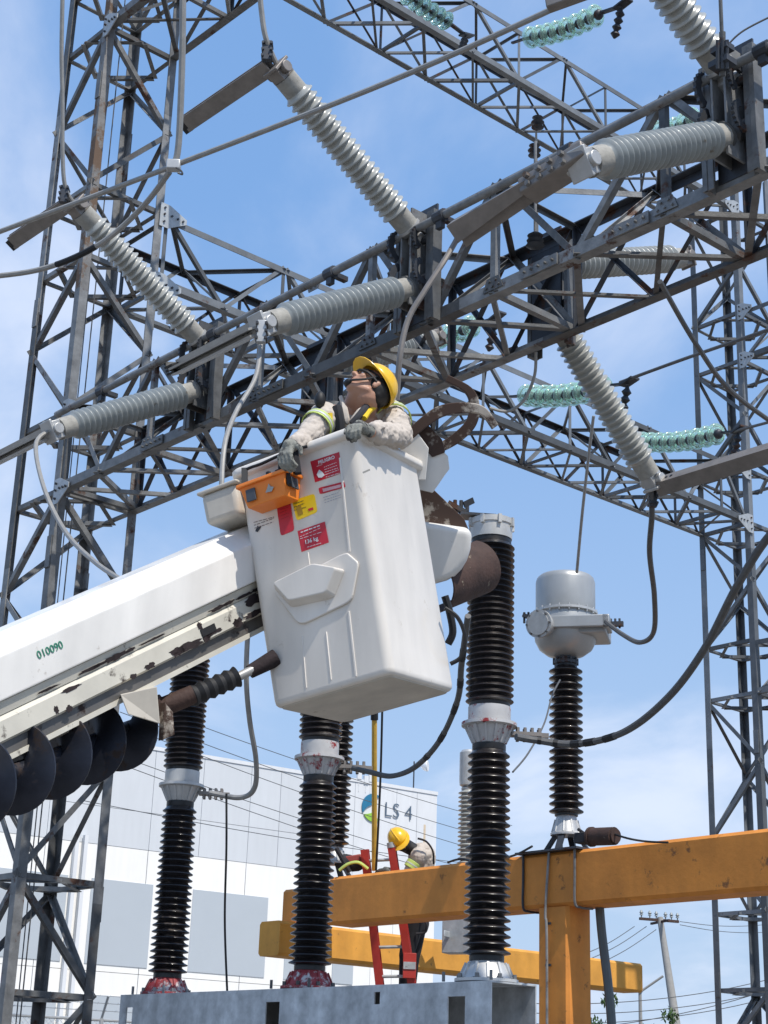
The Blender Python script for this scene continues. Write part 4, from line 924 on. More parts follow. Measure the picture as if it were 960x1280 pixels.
# step pad and scoop
def facepoly(px, off, th, m, nm, par=None, bevel=0, top=1.0, shift=(0, 0)):
    q = [FP(x, y, off) for x, y in px]; M = planeM(q[0], -e1, fup); M.translation = q[0]; I = M.inverted(); pl = [((I @ p_).x, (I @ p_).y) for p_ in q]
    sg = 1 if M.col[2].to_3d().dot(n1) > 0 else -1
    b = MB()
    if top == 1.0: b.prism(pl, M, th*sg)
    else:
        cx = sum(p[0] for p in pl)/len(pl); cy = sum(p[1] for p in pl)/len(pl)
        n = len(pl); vs = [M @ Vc((x, y, 0)) for x, y in pl]+[M @ Vc((cx+(x-cx)*top+shift[0], cy+(y-cy)*top+shift[1], th*sg)) for x, y in pl]
        b.add(vs, [tuple(range(n)), tuple(range(n, 2*n))]+[(i, (i+1) % n, n+(i+1) % n, n+i) for i in range(n)])
    return b.obj(nm, m, par or bt, smooth=False, bevel=bevel)
def rpoly(c, r_=0.2, n=4):
    out = []; m = len(c)
    for i in range(m):
        p0 = Vc(c[i-1]); p1 = Vc(c[i]); p2 = Vc(c[(i+1) % m]); a = p1.lerp(p0, r_); b2 = p1.lerp(p2, r_)
        for k in range(n+1):
            t_ = k/n; out.append(tuple((1-t_)**2*a+2*t_*(1-t_)*p1+t_*t_*b2))
    return out
facepoly(rpoly([(341, 738), (434, 690), (450, 704), (441, 752), (376, 783)], 0.16), 0.0, 0.012, M_bucket, 'step_pad', bevel=0.008)
facepoly(rpoly([(341, 734), (398, 706), (432, 712), (418, 748), (364, 760)], 0.12), 0.012, 0.045, M_bucket, 'step_scoop', bevel=0.014, top=0.86, shift=(0, 0.012))
# labels
def quadpx(c0, c1, c2, c3, m, nm, off=0.0015, rad=0.0):
    pl = [c0, c1, c2, c3]; return facepoly(rpoly(pl, rad, 3) if rad else pl, off, 0.0012, m, nm)
def printon(par, s, x, y, size, m, off=0.004, bold=0.0, dirx=None):
    q = FP(x, y, off); return text(par, s, size, planeM(q, -e1, fup), m, bold=bold)
def lines(par, x0, y0, x1, y1, n, dx, dy, m, th=0.0022, off=0.0032):
    b = MB(); rr = random.Random(int(x0*7+y0))
    for i in range(n):
        a = FP(x0+dx*i, y0+dy*i, off); c = FP(x0+dx*i+(x1-x0)*(0.75+0.25*rr.random()), y0+dy*i+(y1-y0)*(0.75+0.25*rr.random()), off)
        # broken strokes, like print too small to read
        L_ = (c-a); k = 0.0
        while k < 1: l2 = 0.08+rr.random()*0.14; b.span(a+L_*k, a+L_*min(1, k+l2), 0.0006, th, fup); k += l2+0.05
    return b.obj('fine_print', m, par, smooth=False)
l1 = quadpx((388, 577), (424, 565), (428, 591), (394, 603), M_red, 'warning_label')
printon(l1, 'PELIGRO', 398, 580.5, 0.022, M_white, bold=0.0004)
lines(l1, 405, 584, 424, 578, 5, 0.6, 3.1, M_white); lines(l1, 396, 583, 404, 580, 1, 0, 0, M_white)
facepoly([(396, 593), (399, 587), (403, 590), (406, 594), (402, 597), (398, 597)], 0.0032, 0.0006, M_white, 'pictogram', l1)
l2 = quadpx((398, 610), (430, 602), (432, 609), (400, 618), M_red, 'tag_label', rad=0.15)
facepoly([(403, 611), (426, 605.5), (426, 609), (404, 615)], 0.0032, 0.0006, mat('faded_pink_print', (0.70, 0.42, 0.44), 0.5), 'faded_strip', l2)
lines(l2, 404, 622, 428, 614, 3, 0.8, 3.2, mat('faded_ink', (0.40, 0.40, 0.44), 0.6))
l3 = quadpx((365, 626), (393, 617), (397, 640), (371, 651), M_yl, 'caution_label', rad=0.14)
lines(l3, 367, 630, 382, 625, 3, 0.5, 4, M_ink, 0.003); facepoly([(385, 636), (391, 634), (392, 637), (386, 639)], 0.0032, 0.0006, M_red, 'pictogram', l3)
facepoly([(370, 634), (376, 631), (379, 642), (373, 645)], 0.0032, 0.0006, mat('brown_print', (0.35, 0.22, 0.02), 0.5), 'pictogram', l3)
l4 = quadpx((346, 633), (363, 627), (368, 663), (351, 670), M_red, 'vertical_label', rad=0.14)
lines(l4, 350, 637, 361, 633, 4, 0.4, 4, mat('dark_red_print', (0.28, 0.01, 0.02), 0.5), 0.002)
l5 = quadpx((372, 664), (406, 652), (411, 678), (377, 690), M_red, 'load_label')
printon(l5, '136 kg', 381, 680.5, 0.026, M_white, bold=0.0003)
lines(l5, 376, 665.5, 405, 655.5, 1, 0, 0, M_white, 0.005); lines(l5, 375, 671, 406, 660, 2, 0.2, 2.5, M_white, 0.002); lines(l5, 384, 684, 404, 677, 1, 0, 0, M_white, 0.002)
l6 = lines(bt, 317, 653, 343, 644, 3, 0.6, 3.6, mat('worn_brown_ink', (0.22, 0.17, 0.15), 0.6), 0.003)
facepoly([(319, 664), (322, 657), (324, 659), (327, 657), (325, 661), (322, 665)], 0.0025, 0.0006, M_ink, 'pictogram')
facepoly([(453, 590), (462, 586)] + [(463, 588), (454, 592)], 0.002, 0.0006, M_bucketd, 'scuff')

# tool tray hooked on the bucket
def bplane(x, y, bb): return ray_plane(x, y, B_(0, bb, 0), e2)
tr = thing('tool_tray', 'orange plastic tool tray with black straps hanging on the bucket corner', 'tool tray', bplane(350, 600, -0.2))
pc = bplane(356, 619, -0.13); o1, o2, o3 = e1, e2, eu; th_ = 0.012
def T_(a, b_, h): return pc + e1*a + e2*b_ + eu*h
b = MB(); La, Lb, Lh = 0.195, 0.115, 0.105
def slope(a, b_, h): k = h/Lh; return T_(La/2+(a-La/2)*(1+0.24*k), Lb/2+(b_-Lb/2)*(1+0.20*k), h)
ou = [slope(*q) for q in ((0, 0, 0), (La, 0, 0), (La, Lb, 0), (0, Lb, 0), (0, 0, Lh), (La, 0, Lh), (La, Lb, Lh), (0, Lb, Lh))]
inn = [slope(*q) for q in ((.01, .01, .012), (La-.01, .01, .012), (La-.01, Lb-.01, .012), (.01, Lb-.01, .012), (.01, .01, Lh), (La-.01, .01, Lh), (La-.01, Lb-.01, Lh), (.01, Lb-.01, Lh))]
b.add(ou+inn, [(0, 3, 2, 1)]+[(i, (i+1) % 4, 4+(i+1) % 4, 4+i) for i in range(4)]+[(8, 9, 10, 11)]+[(8+i, 8+(i+1) % 4, 12+(i+1) % 4, 12+i) for i in range(4)]+[(4+i, 4+(i+1) % 4, 12+(i+1) % 4, 12+i) for i in range(4)])
b.obj('tray_body', M_otray, tr, smooth=False, bevel=0.004)
b = MB(); rimc = [slope(-.006, -.006, Lh), slope(La+.006, -.006, Lh), slope(La+.006, Lb+.006, Lh), slope(-.006, Lb+.006, Lh)]
for i in range(4): b.span(rimc[i], rimc[(i+1) % 4], 0.012, 0.016)
b.obj('tray_rim', M_otray, tr, bevel=0.003)
for (a, bb, wa, nm) in ((0.155, -0.006, 0.03, 0), (None, 0.06, 0.03, 1)):
    b = MB()
    if a is not None: b.box(slope(a, -0.007, 0.05), (e1, e2, eu), (0.024, 0.004, 0.028))
    else: b.box(slope(-0.008, bb, 0.065), (e2, e1, eu), (0.026, 0.004, 0.026))
    b.obj('grey_patch', mat('grey_patch_%d' % nm, (0.06, 0.07, 0.085), 0.6), tr, bevel=0.002)
b = MB(); M = planeM(slope(0.07, -0.006, 0.045), -e1, eu); b.prism([(-0.02, -0.008), (0.012, -0.012), (0.025, 0.005), (0.01, 0.012), (0.002, 0.028), (-0.008, 0.010)], M, 0.0015); b.obj('pale_mark', M_porcp, tr, smooth=False)
b = MB()
for a in (0.0, La):
    b.span(T_(a, 0.0, Lh), T_(a, 0.02, Lh+0.09), 0.02, 0.028)
b.tube(spline([T_(La+0.02, 0.02, Lh+0.02), T_(La+0.0, 0.02, Lh+0.08), T_(La/2, 0.02, Lh+0.085), T_(-0.04, 0.03, Lh+0.10), T_(-0.12, 0.05, Lh+0.10)], 6), 0.007, 8)
b.obj('handle', M_black, tr)
b = MB(); rr = random.Random(3)
for k in range(8):
    a = 0.015+k*0.023; b.cyl(T_(a, 0.03+0.08*rr.random(), 0.05), T_(a+0.01, 0.05, Lh+0.03+0.02*rr.random()), 0.012, n=8)
b.obj('tool_grips', M_canvas, tr)
b = MB()
for k in range(3): a = 0.10+k*0.05; b.cyl(T_(a, 0.09, 0.05), T_(a-0.01, 0.09, Lh+0.045), 0.009, n=8)
b.obj('screwdrivers', M_redt, tr)
b = MB(); b.span(T_(-0.02, 0.02, Lh+0.10), T_(-0.02, 0.02, Lh-0.06), 0.035, 0.02); b.span(T_(-0.055, 0.05, Lh+0.13), T_(-0.055, 0.05, Lh-0.01), 0.03, 0.03); b.obj('hanging_strap', M_canvas, tr, bevel=0.004)
# beige box left of the bucket
pk = at(300, 642, 7.35); b = MB(); vs = []
bx = thing('beige_box', 'dirty beige fibreglass box jutting out left of the bucket behind the orange tray', 'box', pk)
def K_(a, b_, h): return pk+e1*a+e2*b_+eu*h
b.hexa([K_(0, 0, 0), K_(0.19, 0.0, 0), K_(0.19, 0.42, 0), K_(0, 0.42, 0), K_(-0.0, 0, 0.155), K_(0.20, 0, 0.155), K_(0.20, 0.42, 0.155), K_(-0.0, 0.42, 0.155)])
b.obj('box_body', M_bucketd, bx, bevel=0.028)
b = MB(); b.hexa([K_(-0.01, -0.01, 0.15), K_(0.21, -0.01, 0.15), K_(0.21, 0.43, 0.15), K_(-0.01, 0.43, 0.15), K_(-0.01, -0.01, 0.166), K_(0.21, -0.01, 0.166), K_(0.21, 0.43, 0.166), K_(-0.01, 0.43, 0.166)]); b.obj('box_lid', M_bucketd, bx, bevel=0.006)

# ================================================================== people
def organic(b, name, m, parent=None, loc=None, vox=0.007, sm=6, fac=0.5):
    o = b.obj(name, m, parent, loc)
    r_ = o.modifiers.new('remesh', 'REMESH'); r_.mode = 'VOXEL'; r_.voxel_size = vox; r_.use_smooth_shade = True
    s = o.modifiers.new('smooth', 'SMOOTH'); s.iterations = sm; s.factor = fac
    return o
def wrinkle(o, st, sc_):
    tx = bpy.data.textures.new('cloth_folds', 'CLOUDS'); tx.noise_scale = sc_*2; tx.noise_depth = 3; tx.noise_type = 'HARD_NOISE'
    d = o.modifiers.new('folds', 'DISPLACE'); d.texture = tx; d.strength = st*2; d.mid_level = 0.5; d.texture_coords = 'GLOBAL'
def head_into(b, c, R3, k=1.0):
    """head in local frame: x right, y face forward, z crown; c = centre between the ears"""
    T = R3.to_4x4(); T.translation = c
    def L_(x, y, z): return T @ Vc((x*k, y*k, z*k))
    b.ball(L_(0, -0.012, 0.035), (0.074*k, 0.094*k, 0.080*k), 20, R3)
    b.ball(L_(0, 0.018, -0.025), (0.062*k, 0.074*k, 0.085*k), 20, R3)
    b.ball(L_(0, 0.052, -0.088), (0.032*k, 0.030*k, 0.024*k), 14, R3)          # chin
    for s in (-1, 1):
        b.capsule(L_(0.052*s, -0.01, -0.052), L_(0.020*s, 0.055, -0.090), 0.022*k, 0.018*k)   # jaw
        b.ball(L_(0.036*s, 0.066, -0.018), (0.024*k, 0.018*k, 0.022*k), 12, R3)               # cheek
        b.capsule(L_(0.012*s, 0.087, 0.022), L_(0.046*s, 0.070, 0.020), 0.011*k, 0.010*k)     # brow
        b.ball(L_(0.013*s, 0.096, -0.028), (0.010*k, 0.010*k, 0.008*k), 10, R3)               # nostril wing
        b.ball(L_(0.076*s, -0.010, 0.000), (0.008*k, 0.020*k, 0.032*k), 12, R3)               # ear
        b.ball(L_(0.081*s, -0.016, 0.012), (0.009*k, 0.013*k, 0.015*k), 10, R3)
    b.capsule(L_(0, 0.086, 0.012), L_(0, 0.108, -0.026), 0.008*k, 0.013*k)                    # nose
    b.capsule(L_(-0.020, 0.082, -0.053), L_(0.020, 0.082, -0.053), 0.008*k, 0.008*k)          # lips
    b.capsule(L_(-0.016, 0.080, -0.065), L_(0.016, 0.080, -0.065), 0.009*k, 0.009*k)
    return L_
def head_extras(par, L_, R3, k=1.0):
    b = MB()
    for s in (-1, 1): b.ball(L_(0.030*s, 0.078, 0.004), 0.0105*k, 10)
    b.obj('eyes', M_white, par)
    b = MB()
    for s in (-1, 1): b.ball(L_(0.030*s, 0.0865, 0.006), 0.0045*k, 8)
    b.obj('irises', M_hair, par)
    b = MB(); b.capsule(L_(-0.019, 0.0905, -0.0585), L_(0.019, 0.0905, -0.0585), 0.0028*k); b.obj('mouth', M_lip, par)
    b = MB()
    for s in (-1, 1): b.capsule(L_(0.014*s, 0.098, 0.030), L_(0.047*s, 0.079, 0.031), 0.0035*k)
    b.obj('eyebrows', M_hair, par)
def helmet(par, L_, R3, k=1.0, label=True):
    T = R3.to_4x4(); T.translation = L_(0, -0.012, 0.045)
    T = T @ Matrix.Rotation(R(4), 4, 'X')
    b = MB(); n = 28; prof = []
    sx, sy, sz = 0.105*k, 0.128*k, 0.118*k
    vs = []; fs = []; m = 9
    for i in range(m):
        ph = math.pi/2*i/(m-0.0)
        for q in range(n):
            a = 2*math.pi*q/n; vs.append(T @ Vc((sx*math.cos(ph)*math.cos(a), sy*math.cos(ph)*math.sin(a), sz*math.sin(ph))))
    vs.append(T @ Vc((0, 0, sz)))
    for i in range(m-1):
        for q in range(n): q2 = (q+1) % n; fs.append((i*n+q, i*n+q2, (i+1)*n+q2, (i+1)*n+q))
    for q in range(n): fs.append(((m-1)*n+q, (m-1)*n+(q+1) % n, len(vs)-1))
    b.add(vs, fs)
    o = b.obj('helmet', M_ytick, par, ang=60); s = o.modifiers.new('shell', 'SOLIDIFY'); s.thickness = 0.005; s.offset = 1
    # brim: long at the front, narrow rim elsewhere
    vs = []; fs = []
    for q in range(n):
        a = 2*math.pi*q/n; f = max(0, math.sin(a))**2.0; w_ = 0.010*k+0.055*k*f; ca, sa = math.cos(a), math.sin(a)
        for ex, zz in ((0, 0.004), (w_, -0.004-0.012*f), (w_, -0.008-0.012*f), (0, -0.002)):
            vs.append(T @ Vc(((sx+ex)*ca, (sy+ex)*sa, zz*k)))
    for q in range(n):
        q2 = (q+1) % n
        for j in range(4): fs.append((q*4+j, q*4+(j+1) % 4, q2*4+(j+1) % 4, q2*4+j))
    b = MB(); b.add(vs, fs); b.obj('helmet_brim', M_ytick, o, ang=50)
    b = MB(); b.tube([T @ Vc((0.010*math.sin(0), sy*math.cos(p_)*1.01, sz*math.sin(p_)*1.015)) for p_ in [R(x) for x in range(20, 165, 10)]], 0.009*k, 8); b.obj('helmet_ridge', M_ytick, o)
    if label:
        p_ = T @ Vc((sx*1.03*math.cos(R(28)), sy*0.05, sz*math.sin(R(28)))); nrm = (p_-T.translation).normalized(); F = frame(nrm, R3.col[1])
        b = MB(); b.box(p_, (F.col[0], F.col[1], nrm), (0.024*k, 0.015*k, 0.0045)); b.obj('helmet_sticker', M_white, o)
    # inner suspension and chin strap
    b = MB(); b.ball(T @ Vc((0, 0, -0.004)), (sx*0.86, sy*0.86, 0.012*k), 16, R3); b.obj('helmet_lining', M_black, o)
    return o
def strap(par, pts, r, m, nm='chin_strap'):
    b = MB(); b.tube(spline(pts, 5), r, 6); return b.obj(nm, m, par)
def hand(par, wr, c, fd, cd_, wd_, m, nm, curl=0.75, k=1.0, thumb=1):
    """gloved hand: wrist wr, palm centre c, finger direction fd, curl direction cd_, across direction wd_"""
    b = MB(); fd = fd.normalized(); cd_ = cd_.normalized(); wd_ = wd_.normalized()
    b.capsule(wr, c-fd*0.03, 0.032*k, 0.034*k, 14)
    for s in (-1.2, -0.4, 0.4, 1.2): b.capsule(c-fd*0.03+wd_*0.014*s, c+fd*0.032*k+wd_*0.021*s*k, 0.020*k, 0.015*k, 12)
    for i, (s, l_) in enumerate(((-1.45, 0.82), (-0.48, 1.0), (0.48, 0.96), (1.45, 0.76))):
        p0 = c+fd*0.036*k+wd_*0.0215*s*k; l_ *= k
        d1 = (fd*(1-0.55*curl)+cd_*0.8*curl).normalized(); d2 = (fd*(1-1.15*curl)+cd_*(0.3+0.7*curl)).normalized(); d3_ = (fd*(1-1.75*curl)+cd_*0.8).normalized()
        p1 = p0+d1*0.040*l_; p2 = p1+d2*0.028*l_; p3 = p2+d3_*0.020*l_
        b.capsule(p0, p1, 0.0125*k, 0.0118*k); b.capsule(p1, p2, 0.0118*k, 0.0110*k); b.capsule(p2, p3, 0.0110*k, 0.0098*k)
    q0 = c-fd*0.025*k+wd_*0.034*thumb*k; q1 = q0+(fd*0.6+wd_*0.8*thumb+cd_*0.5).normalized()*0.034*k; q2 = q1+(fd*0.9+cd_*0.6).normalized()*0.028*k
    b.capsule(q0, q1, 0.0165*k, 0.0135*k); b.capsule(q1, q2, 0.0135*k, 0.0105*k)
    return organic(b, nm, m, par, vox=0.0042, sm=3)
def cuff(par, p, q, r, m, nm, w_=0.012):
    d = (q-p).normalized(); b = MB(); b.lathe([(r*0.98, -w_), (r*1.045, -w_*0.9), (r*1.05, w_*0.9), (r*0.98, w_)], frame4(p, d), 20, caps=False); return b.obj(nm, m, par)

# ---- worker in the bucket: torso turned to the left, head thrown far back, looking up at the switch
hc = at(461, 485, 7.55); HK = 0.88
face = Vc((-0.60, -0.28, 0.76)).normalized(); crown = Vc((0.66, 0.36, 0.66)); crown = (crown-face*crown.dot(face)).normalized(); rt_ = face.cross(crown)
R3 = Matrix((rt_, face, crown)).transposed()
shL = at(407, 521, 7.50); shR = at(487, 518, 7.72); nb = at(449, 522, 7.64); ch = at(441, 556, 7.66); be = at(446, 650, 7.62)
w1 = thing('person', 'worker in yellow helmet and khaki shirt leaning back and looking up from the white bucket', 'person', be-Z*0.9)
b = MB(); L_ = head_into(b, hc, R3, HK)
nk = L_(0, -0.035, -0.045)
b.capsule(nk, nb-Z*0.02, 0.060, 0.066, 16); b.capsule(L_(0, 0.015, -0.06), nb+Vc((-0.035, -0.04, 0)), 0.046, 0.055, 16)
elL = at(384, 545, 7.36); wrL = at(366, 557, 7.24); elR = at(500, 545, 7.50); wrR = at(464, 540, 7.24)
b.capsule(nb-Z*0.05, ch, 0.10, 0.13, 16); b.capsule(shL, shR, 0.055, 0.055, 14); b.capsule(ch, be, 0.12, 0.12, 16)
for s, e, w_ in ((shL, elL, wrL), (shR, elR, wrR)): b.capsule(s, e, 0.048, 0.040); b.capsule(e, w_, 0.040, 0.028)
hips = be-Z*0.06
for s in (-1, 1):
    h_ = hips+e1*0.09*s; kn = h_-eu*0.38-e2*0.05; ft = h_-eu*0.72
    b.capsule(h_, kn, 0.08, 0.055); b.capsule(kn, ft, 0.052, 0.035); b.capsule(ft, ft-e2*0.12-eu*0.03, 0.035, 0.03)
body = organic(b, 'body', M_skin, w1, vox=0.0052, sm=4)
head_extras(body, L_, R3, HK)
b = MB(); b.ball(L_(0, -0.035, 0.022), (0.078, 0.080, 0.072), 18, R3)
for s in (-1, 1): b.capsule(L_(0.068*s, -0.012, 0.030), L_(0.054*s, -0.060, -0.02), 0.012, 0.020)
b.capsule(L_(-0.035, -0.066, -0.02), L_(0.035, -0.066, -0.02), 0.030, 0.030)
organic(b, 'hair', M_hair, w1, vox=0.006)
hm = helmet(w1, L_, R3, HK*0.94)
b = MB(); cc_ = L_(0, 0.045, 0.004)
b.tube(spline([L_(0.082, 0.0, 0.006), L_(0.068, 0.06, 0.006), L_(0.030, 0.098, 0.004), L_(0, 0.106, 0.006), L_(-0.030, 0.098, 0.004), L_(-0.068, 0.06, 0.006), L_(-0.082, 0, 0.006)], 6), 0.0065, 6)
b.obj('safety_glasses', M_black, w1)
for s in (-1, 1):
    strap(hm, [L_(0.081*s, 0.020, 0.03), L_(0.072*s, 0.042, -0.035), L_(0.045*s, 0.074, -0.083), L_(0.0, 0.092, -0.095)], 0.0055, M_black)
b = MB(); b.ball(L_(0, 0.082, -0.092), (0.028, 0.018, 0.018), 12, R3); b.obj('chin_cup', M_black, hm)
# shirt
b = MB()
b.capsule(nb-Z*0.075, ch, 0.105, 0.155, 18); b.capsule(shL-Z*0.02, nb-Z*0.055, 0.085, 0.075, 14); b.capsule(shR, nb-Z*0.045, 0.074, 0.072, 14); b.capsule(ch, be, 0.155, 0.150, 18)
mL = shL.lerp(elL, 0.5); mR = shR.lerp(elR, 0.5)
b.capsule(shL, elL, 0.076, 0.058, 14); b.capsule(elL, wrL.lerp(elL, 0.15), 0.055, 0.046, 14)
b.capsule(shR, elR, 0.078, 0.066, 14); b.capsule(elR, wrR.lerp(elR, 0.1), 0.064, 0.048, 14)
rr = random.Random(11)                                       # cloth folds: low rolls round the sleeves and the chest
for s, e, r0_, n_ in ((shL, elL, 0.064, 5), (shR, elR, 0.074, 6), (elR, wrR, 0.056, 5)):
    for k in range(n_):
        f = 0.12+0.76*k/(n_-1); c = s.lerp(e, f); d = (e-s).normalized(); F = frame(d+Vc((rr.uniform(-.4, .4), rr.uniform(-.4, .4), rr.uniform(-.4, .4))))
        a0 = rr.uniform(0, 6.28); pts = [c+(F.col[0]*math.cos(a0+t_)+F.col[1]*math.sin(a0+t_))*r0_*(1.0-0.10*f) for t_ in [x*0.25 for x in range(11)]]
        b.tube(pts, 0.014, 8)
for k in range(5):
    p0 = ch+Vc((rr.uniform(-0.1, 0.08), -0.135, rr.uniform(-0.02, 0.12))); b.tube([p0, p0+Vc((0.05, 0.0, 0.05)), p0+Vc((0.11, 0.02, 0.07))], 0.012, 8)
shirt = organic(b, 'shirt', M_shirt, w1, vox=0.0055, sm=3); wrinkle(shirt, 0.011, 0.035)
# collar: two open points
b = MB()
b.tube(spline([at(426, 496, 7.53), at(430, 510, 7.48), at(434, 530, 7.45)], 5), 0.014, 6, rad=[0.010]*5+[0.016]*5+[0.008])
b.tube(spline([at(458, 505, 7.54), at(450, 514, 7.47), at(438, 530, 7.45)], 5), 0.014, 6, rad=[0.010]*5+[0.016]*5+[0.008])
b.obj('collar', M_shirt, shirt)
# stripes round the sleeves
def band(s, e, f, r_, w_=0.013):
    p_ = s.lerp(e, f); cuff(shirt, p_, e, r_*1.06, M_refl, 'reflective_stripe', w_*0.55); d = (e-s).normalized()
    cuff(shirt, p_-d*w_, e, r_*1.05, M_hivis, 'lime_edging', w_*0.35); cuff(shirt, p_+d*w_, e, r_*1.05, M_hivis, 'lime_edging', w_*0.35)
band(shL, elL, 0.42, 0.068); band(shR, elR, 0.28, 0.082)
# harness
h = thing_h = None
b = MB()
def front(x, y, d): return at(x, y, d)
b.tube([at(421, 508, 7.46), at(424, 525, 7.44), at(426, 560, 7.47)], 0.02, 8, rad=[0.022, 0.026, 0.026]); b.tube(spline([at(463, 501, 7.55), at(455, 512, 7.47), at(447, 522, 7.43), at(440, 530, 7.42)], 4), 0.017, 8)
b.obj('harness_strap', M_canvas, w1)
b = MB(); b.tube([at(412, 517, 7.43), at(413, 530, 7.42)], 0.015, 8); b.obj('harness_pad', M_yel, w1)
b = MB(); b.tube([at(470, 506, 7.56), at(460, 515, 7.48), at(455, 523, 7.44)], 0.014, 8); b.obj('harness_pad', M_yel, w1)
b = MB(); b.ball(at(400, 500, 7.46), (0.026, 0.03, 0.042), 14); b.obj('radio', M_black, w1)
b = MB(); b.capsule(hips, hips+Z*0.08, 0.145, 0.15)
for s in (-1, 1): h_ = hips+e1*0.09*s; kn = h_-eu*0.38-e2*0.05; ft = h_-eu*0.72; b.capsule(h_, kn, 0.095, 0.07); b.capsule(kn, ft, 0.068, 0.055)
organic(b, 'trousers', M_trous, w1, vox=0.009)
g1 = hand(w1, wrL, at(359, 563, 7.17), Vc((-0.25, -0.35, -0.9)), Vc((0.7, 0.5, -0.4)), Vc((0.85, -0.5, 0.1)), M_glove, 'left_glove', 0.6, 0.92, 1)
g2 = hand(w1, wrR, at(446, 533, 7.16), Vc((-0.25, -0.75, -0.35)), Vc((0.0, 0.25, -1)), Vc((0.95, -0.30, 0.0)), M_glove, 'right_glove', 0.9, 0.85, -1)

# ---- second worker, bent over behind the beam on the ladder
W2 = 19.2
w2 = thing('person', 'bent worker in yellow helmet and dark hood working behind the ochre beam on the ladder', 'person', at(515, 1240, W2))
hc2 = at(501, 1052, W2)
face2 = Vc((0.35, -0.25, -0.90)).normalized(); crown2 = Vc((-0.62, -0.15, 0.72)); face2 = Vc((0.30, -0.72, -0.55)).normalized()
crown2 = (crown2-face2*crown2.dot(face2)).normalized(); R32 = Matrix((face2.cross(crown2), face2, crown2)).transposed()
sh1 = at(523, 1070, W2-0.12); sh2 = at(528, 1066, W2+0.28); hp = at(520, 1150, W2+0.1)
b = MB(); L2_ = head_into(b, hc2, R32, 1.05); b.capsule(L2_(0, -0.03, -0.04), (sh1+sh2)/2, 0.06, 0.065); b.capsule((sh1+sh2)/2, hp, 0.13, 0.13)
el2 = at(505, 1098, W2-0.2); wr2 = at(486, 1088, W2-0.15)
b.capsule(sh1, el2, 0.05, 0.04); b.capsule(el2, wr2, 0.04, 0.03); el3 = at(510, 1100, W2+0.3); wr3 = at(488, 1090, W2+0.2); b.capsule(sh2, el3, 0.05, 0.04); b.capsule(el3, wr3, 0.04, 0.03)
for s in (-1, 1):
    q0 = hp+Vc((0.02*s, 0.10*s, 0)); q1 = at(508 if s < 0 else 516, 1195, W2+0.1*s); q2 = at(505 if s < 0 else 510, 1258, W2+0.1*s); b.capsule(q0, q1, 0.08, 0.055); b.capsule(q1, q2, 0.05, 0.04)
bd2 = organic(b, 'body', M_skin, w2, vox=0.009)
b = MB(); b.ball(L2_(0, 0.01, -0.005), (0.096, 0.112, 0.122), 16, R32); b.capsule(L2_(0, -0.02, -0.06), ((sh1+sh2)/2).lerp(hc2, 0.3), 0.085, 0.08); organic(b, 'hood', M_black, w2, vox=0.010)
helmet(w2, L2_, R32, 1.12, False)
b = MB(); mid2 = (sh1+sh2)/2; b.capsule(sh1, sh2, 0.105, 0.105); b.capsule(mid2+Vc((0.02, 0, -0.02)), hp.lerp(mid2, 0.2), 0.17, 0.15); b.capsule(sh1, el2, 0.075, 0.06); b.capsule(el2, wr2, 0.058, 0.045); b.capsule(sh2, el3, 0.075, 0.06); b.capsule(el3, wr3, 0.058, 0.045)
sh_ = organic(b, 'shirt', M_shirt, w2, vox=0.010); wrinkle(sh_, 0.012, 0.05)
b = MB(); c = sh1.lerp(el2, 0.42); d = (el2-sh1).normalized(); b.lathe([(0.078, -0.045), (0.086, -0.04), (0.086, 0.04), (0.078, 0.045)], frame4(c, d), 18, caps=False); b.obj('lime_armband', M_hivis, sh_)
b = MB(); b.lathe([(0.087, -0.008), (0.089, 0), (0.087, 0.008)], frame4(c, d), 18, caps=False); b.obj('reflective_stripe', M_refl, sh_)
b = MB(); b.tube(spline([at(522, 1048, W2-0.2), at(533, 1052, W2-0.2), at(541, 1064, W2-0.15), at(542, 1080, W2-0.1)], 5), 0.012, 6); b.obj('harness_strap', M_canvas, w2)
b = MB(); b.capsule(hp-Z*0.05, hp+Z*0.12, 0.16, 0.15)
for s in (-1, 1):
    q0 = hp+Vc((0.02*s, 0.10*s, 0)); q1 = at(508 if s < 0 else 516, 1195, W2+0.1*s); q2 = at(505 if s < 0 else 510, 1256, W2+0.1*s); b.capsule(q0, q1, 0.125, 0.09); b.capsule(q1, q2, 0.085, 0.07)
organic(b, 'trousers', M_trous, w2, vox=0.012)
b = MB(); b.tube(spline([at(527, 1148, W2-0.1), at(533, 1155, W2-0.15), at(531, 1165, W2-0.15), at(520, 1167, W2-0.15)], 5), 0.012, 6); b.obj('tool_loop', M_canvas, w2)
for wr_, nm, th_s in ((wr2, 'left_glove', 1), (wr3, 'right_glove', -1)):
    hand(w2, wr_, wr_+Vc((-0.07, -0.02, 0.0)), Vc((-1, 0, -0.1)), Vc((0, -0.2, -1)), Vc((0, 1, 0)), M_glove, nm, 0.5, 1.1, th_s)

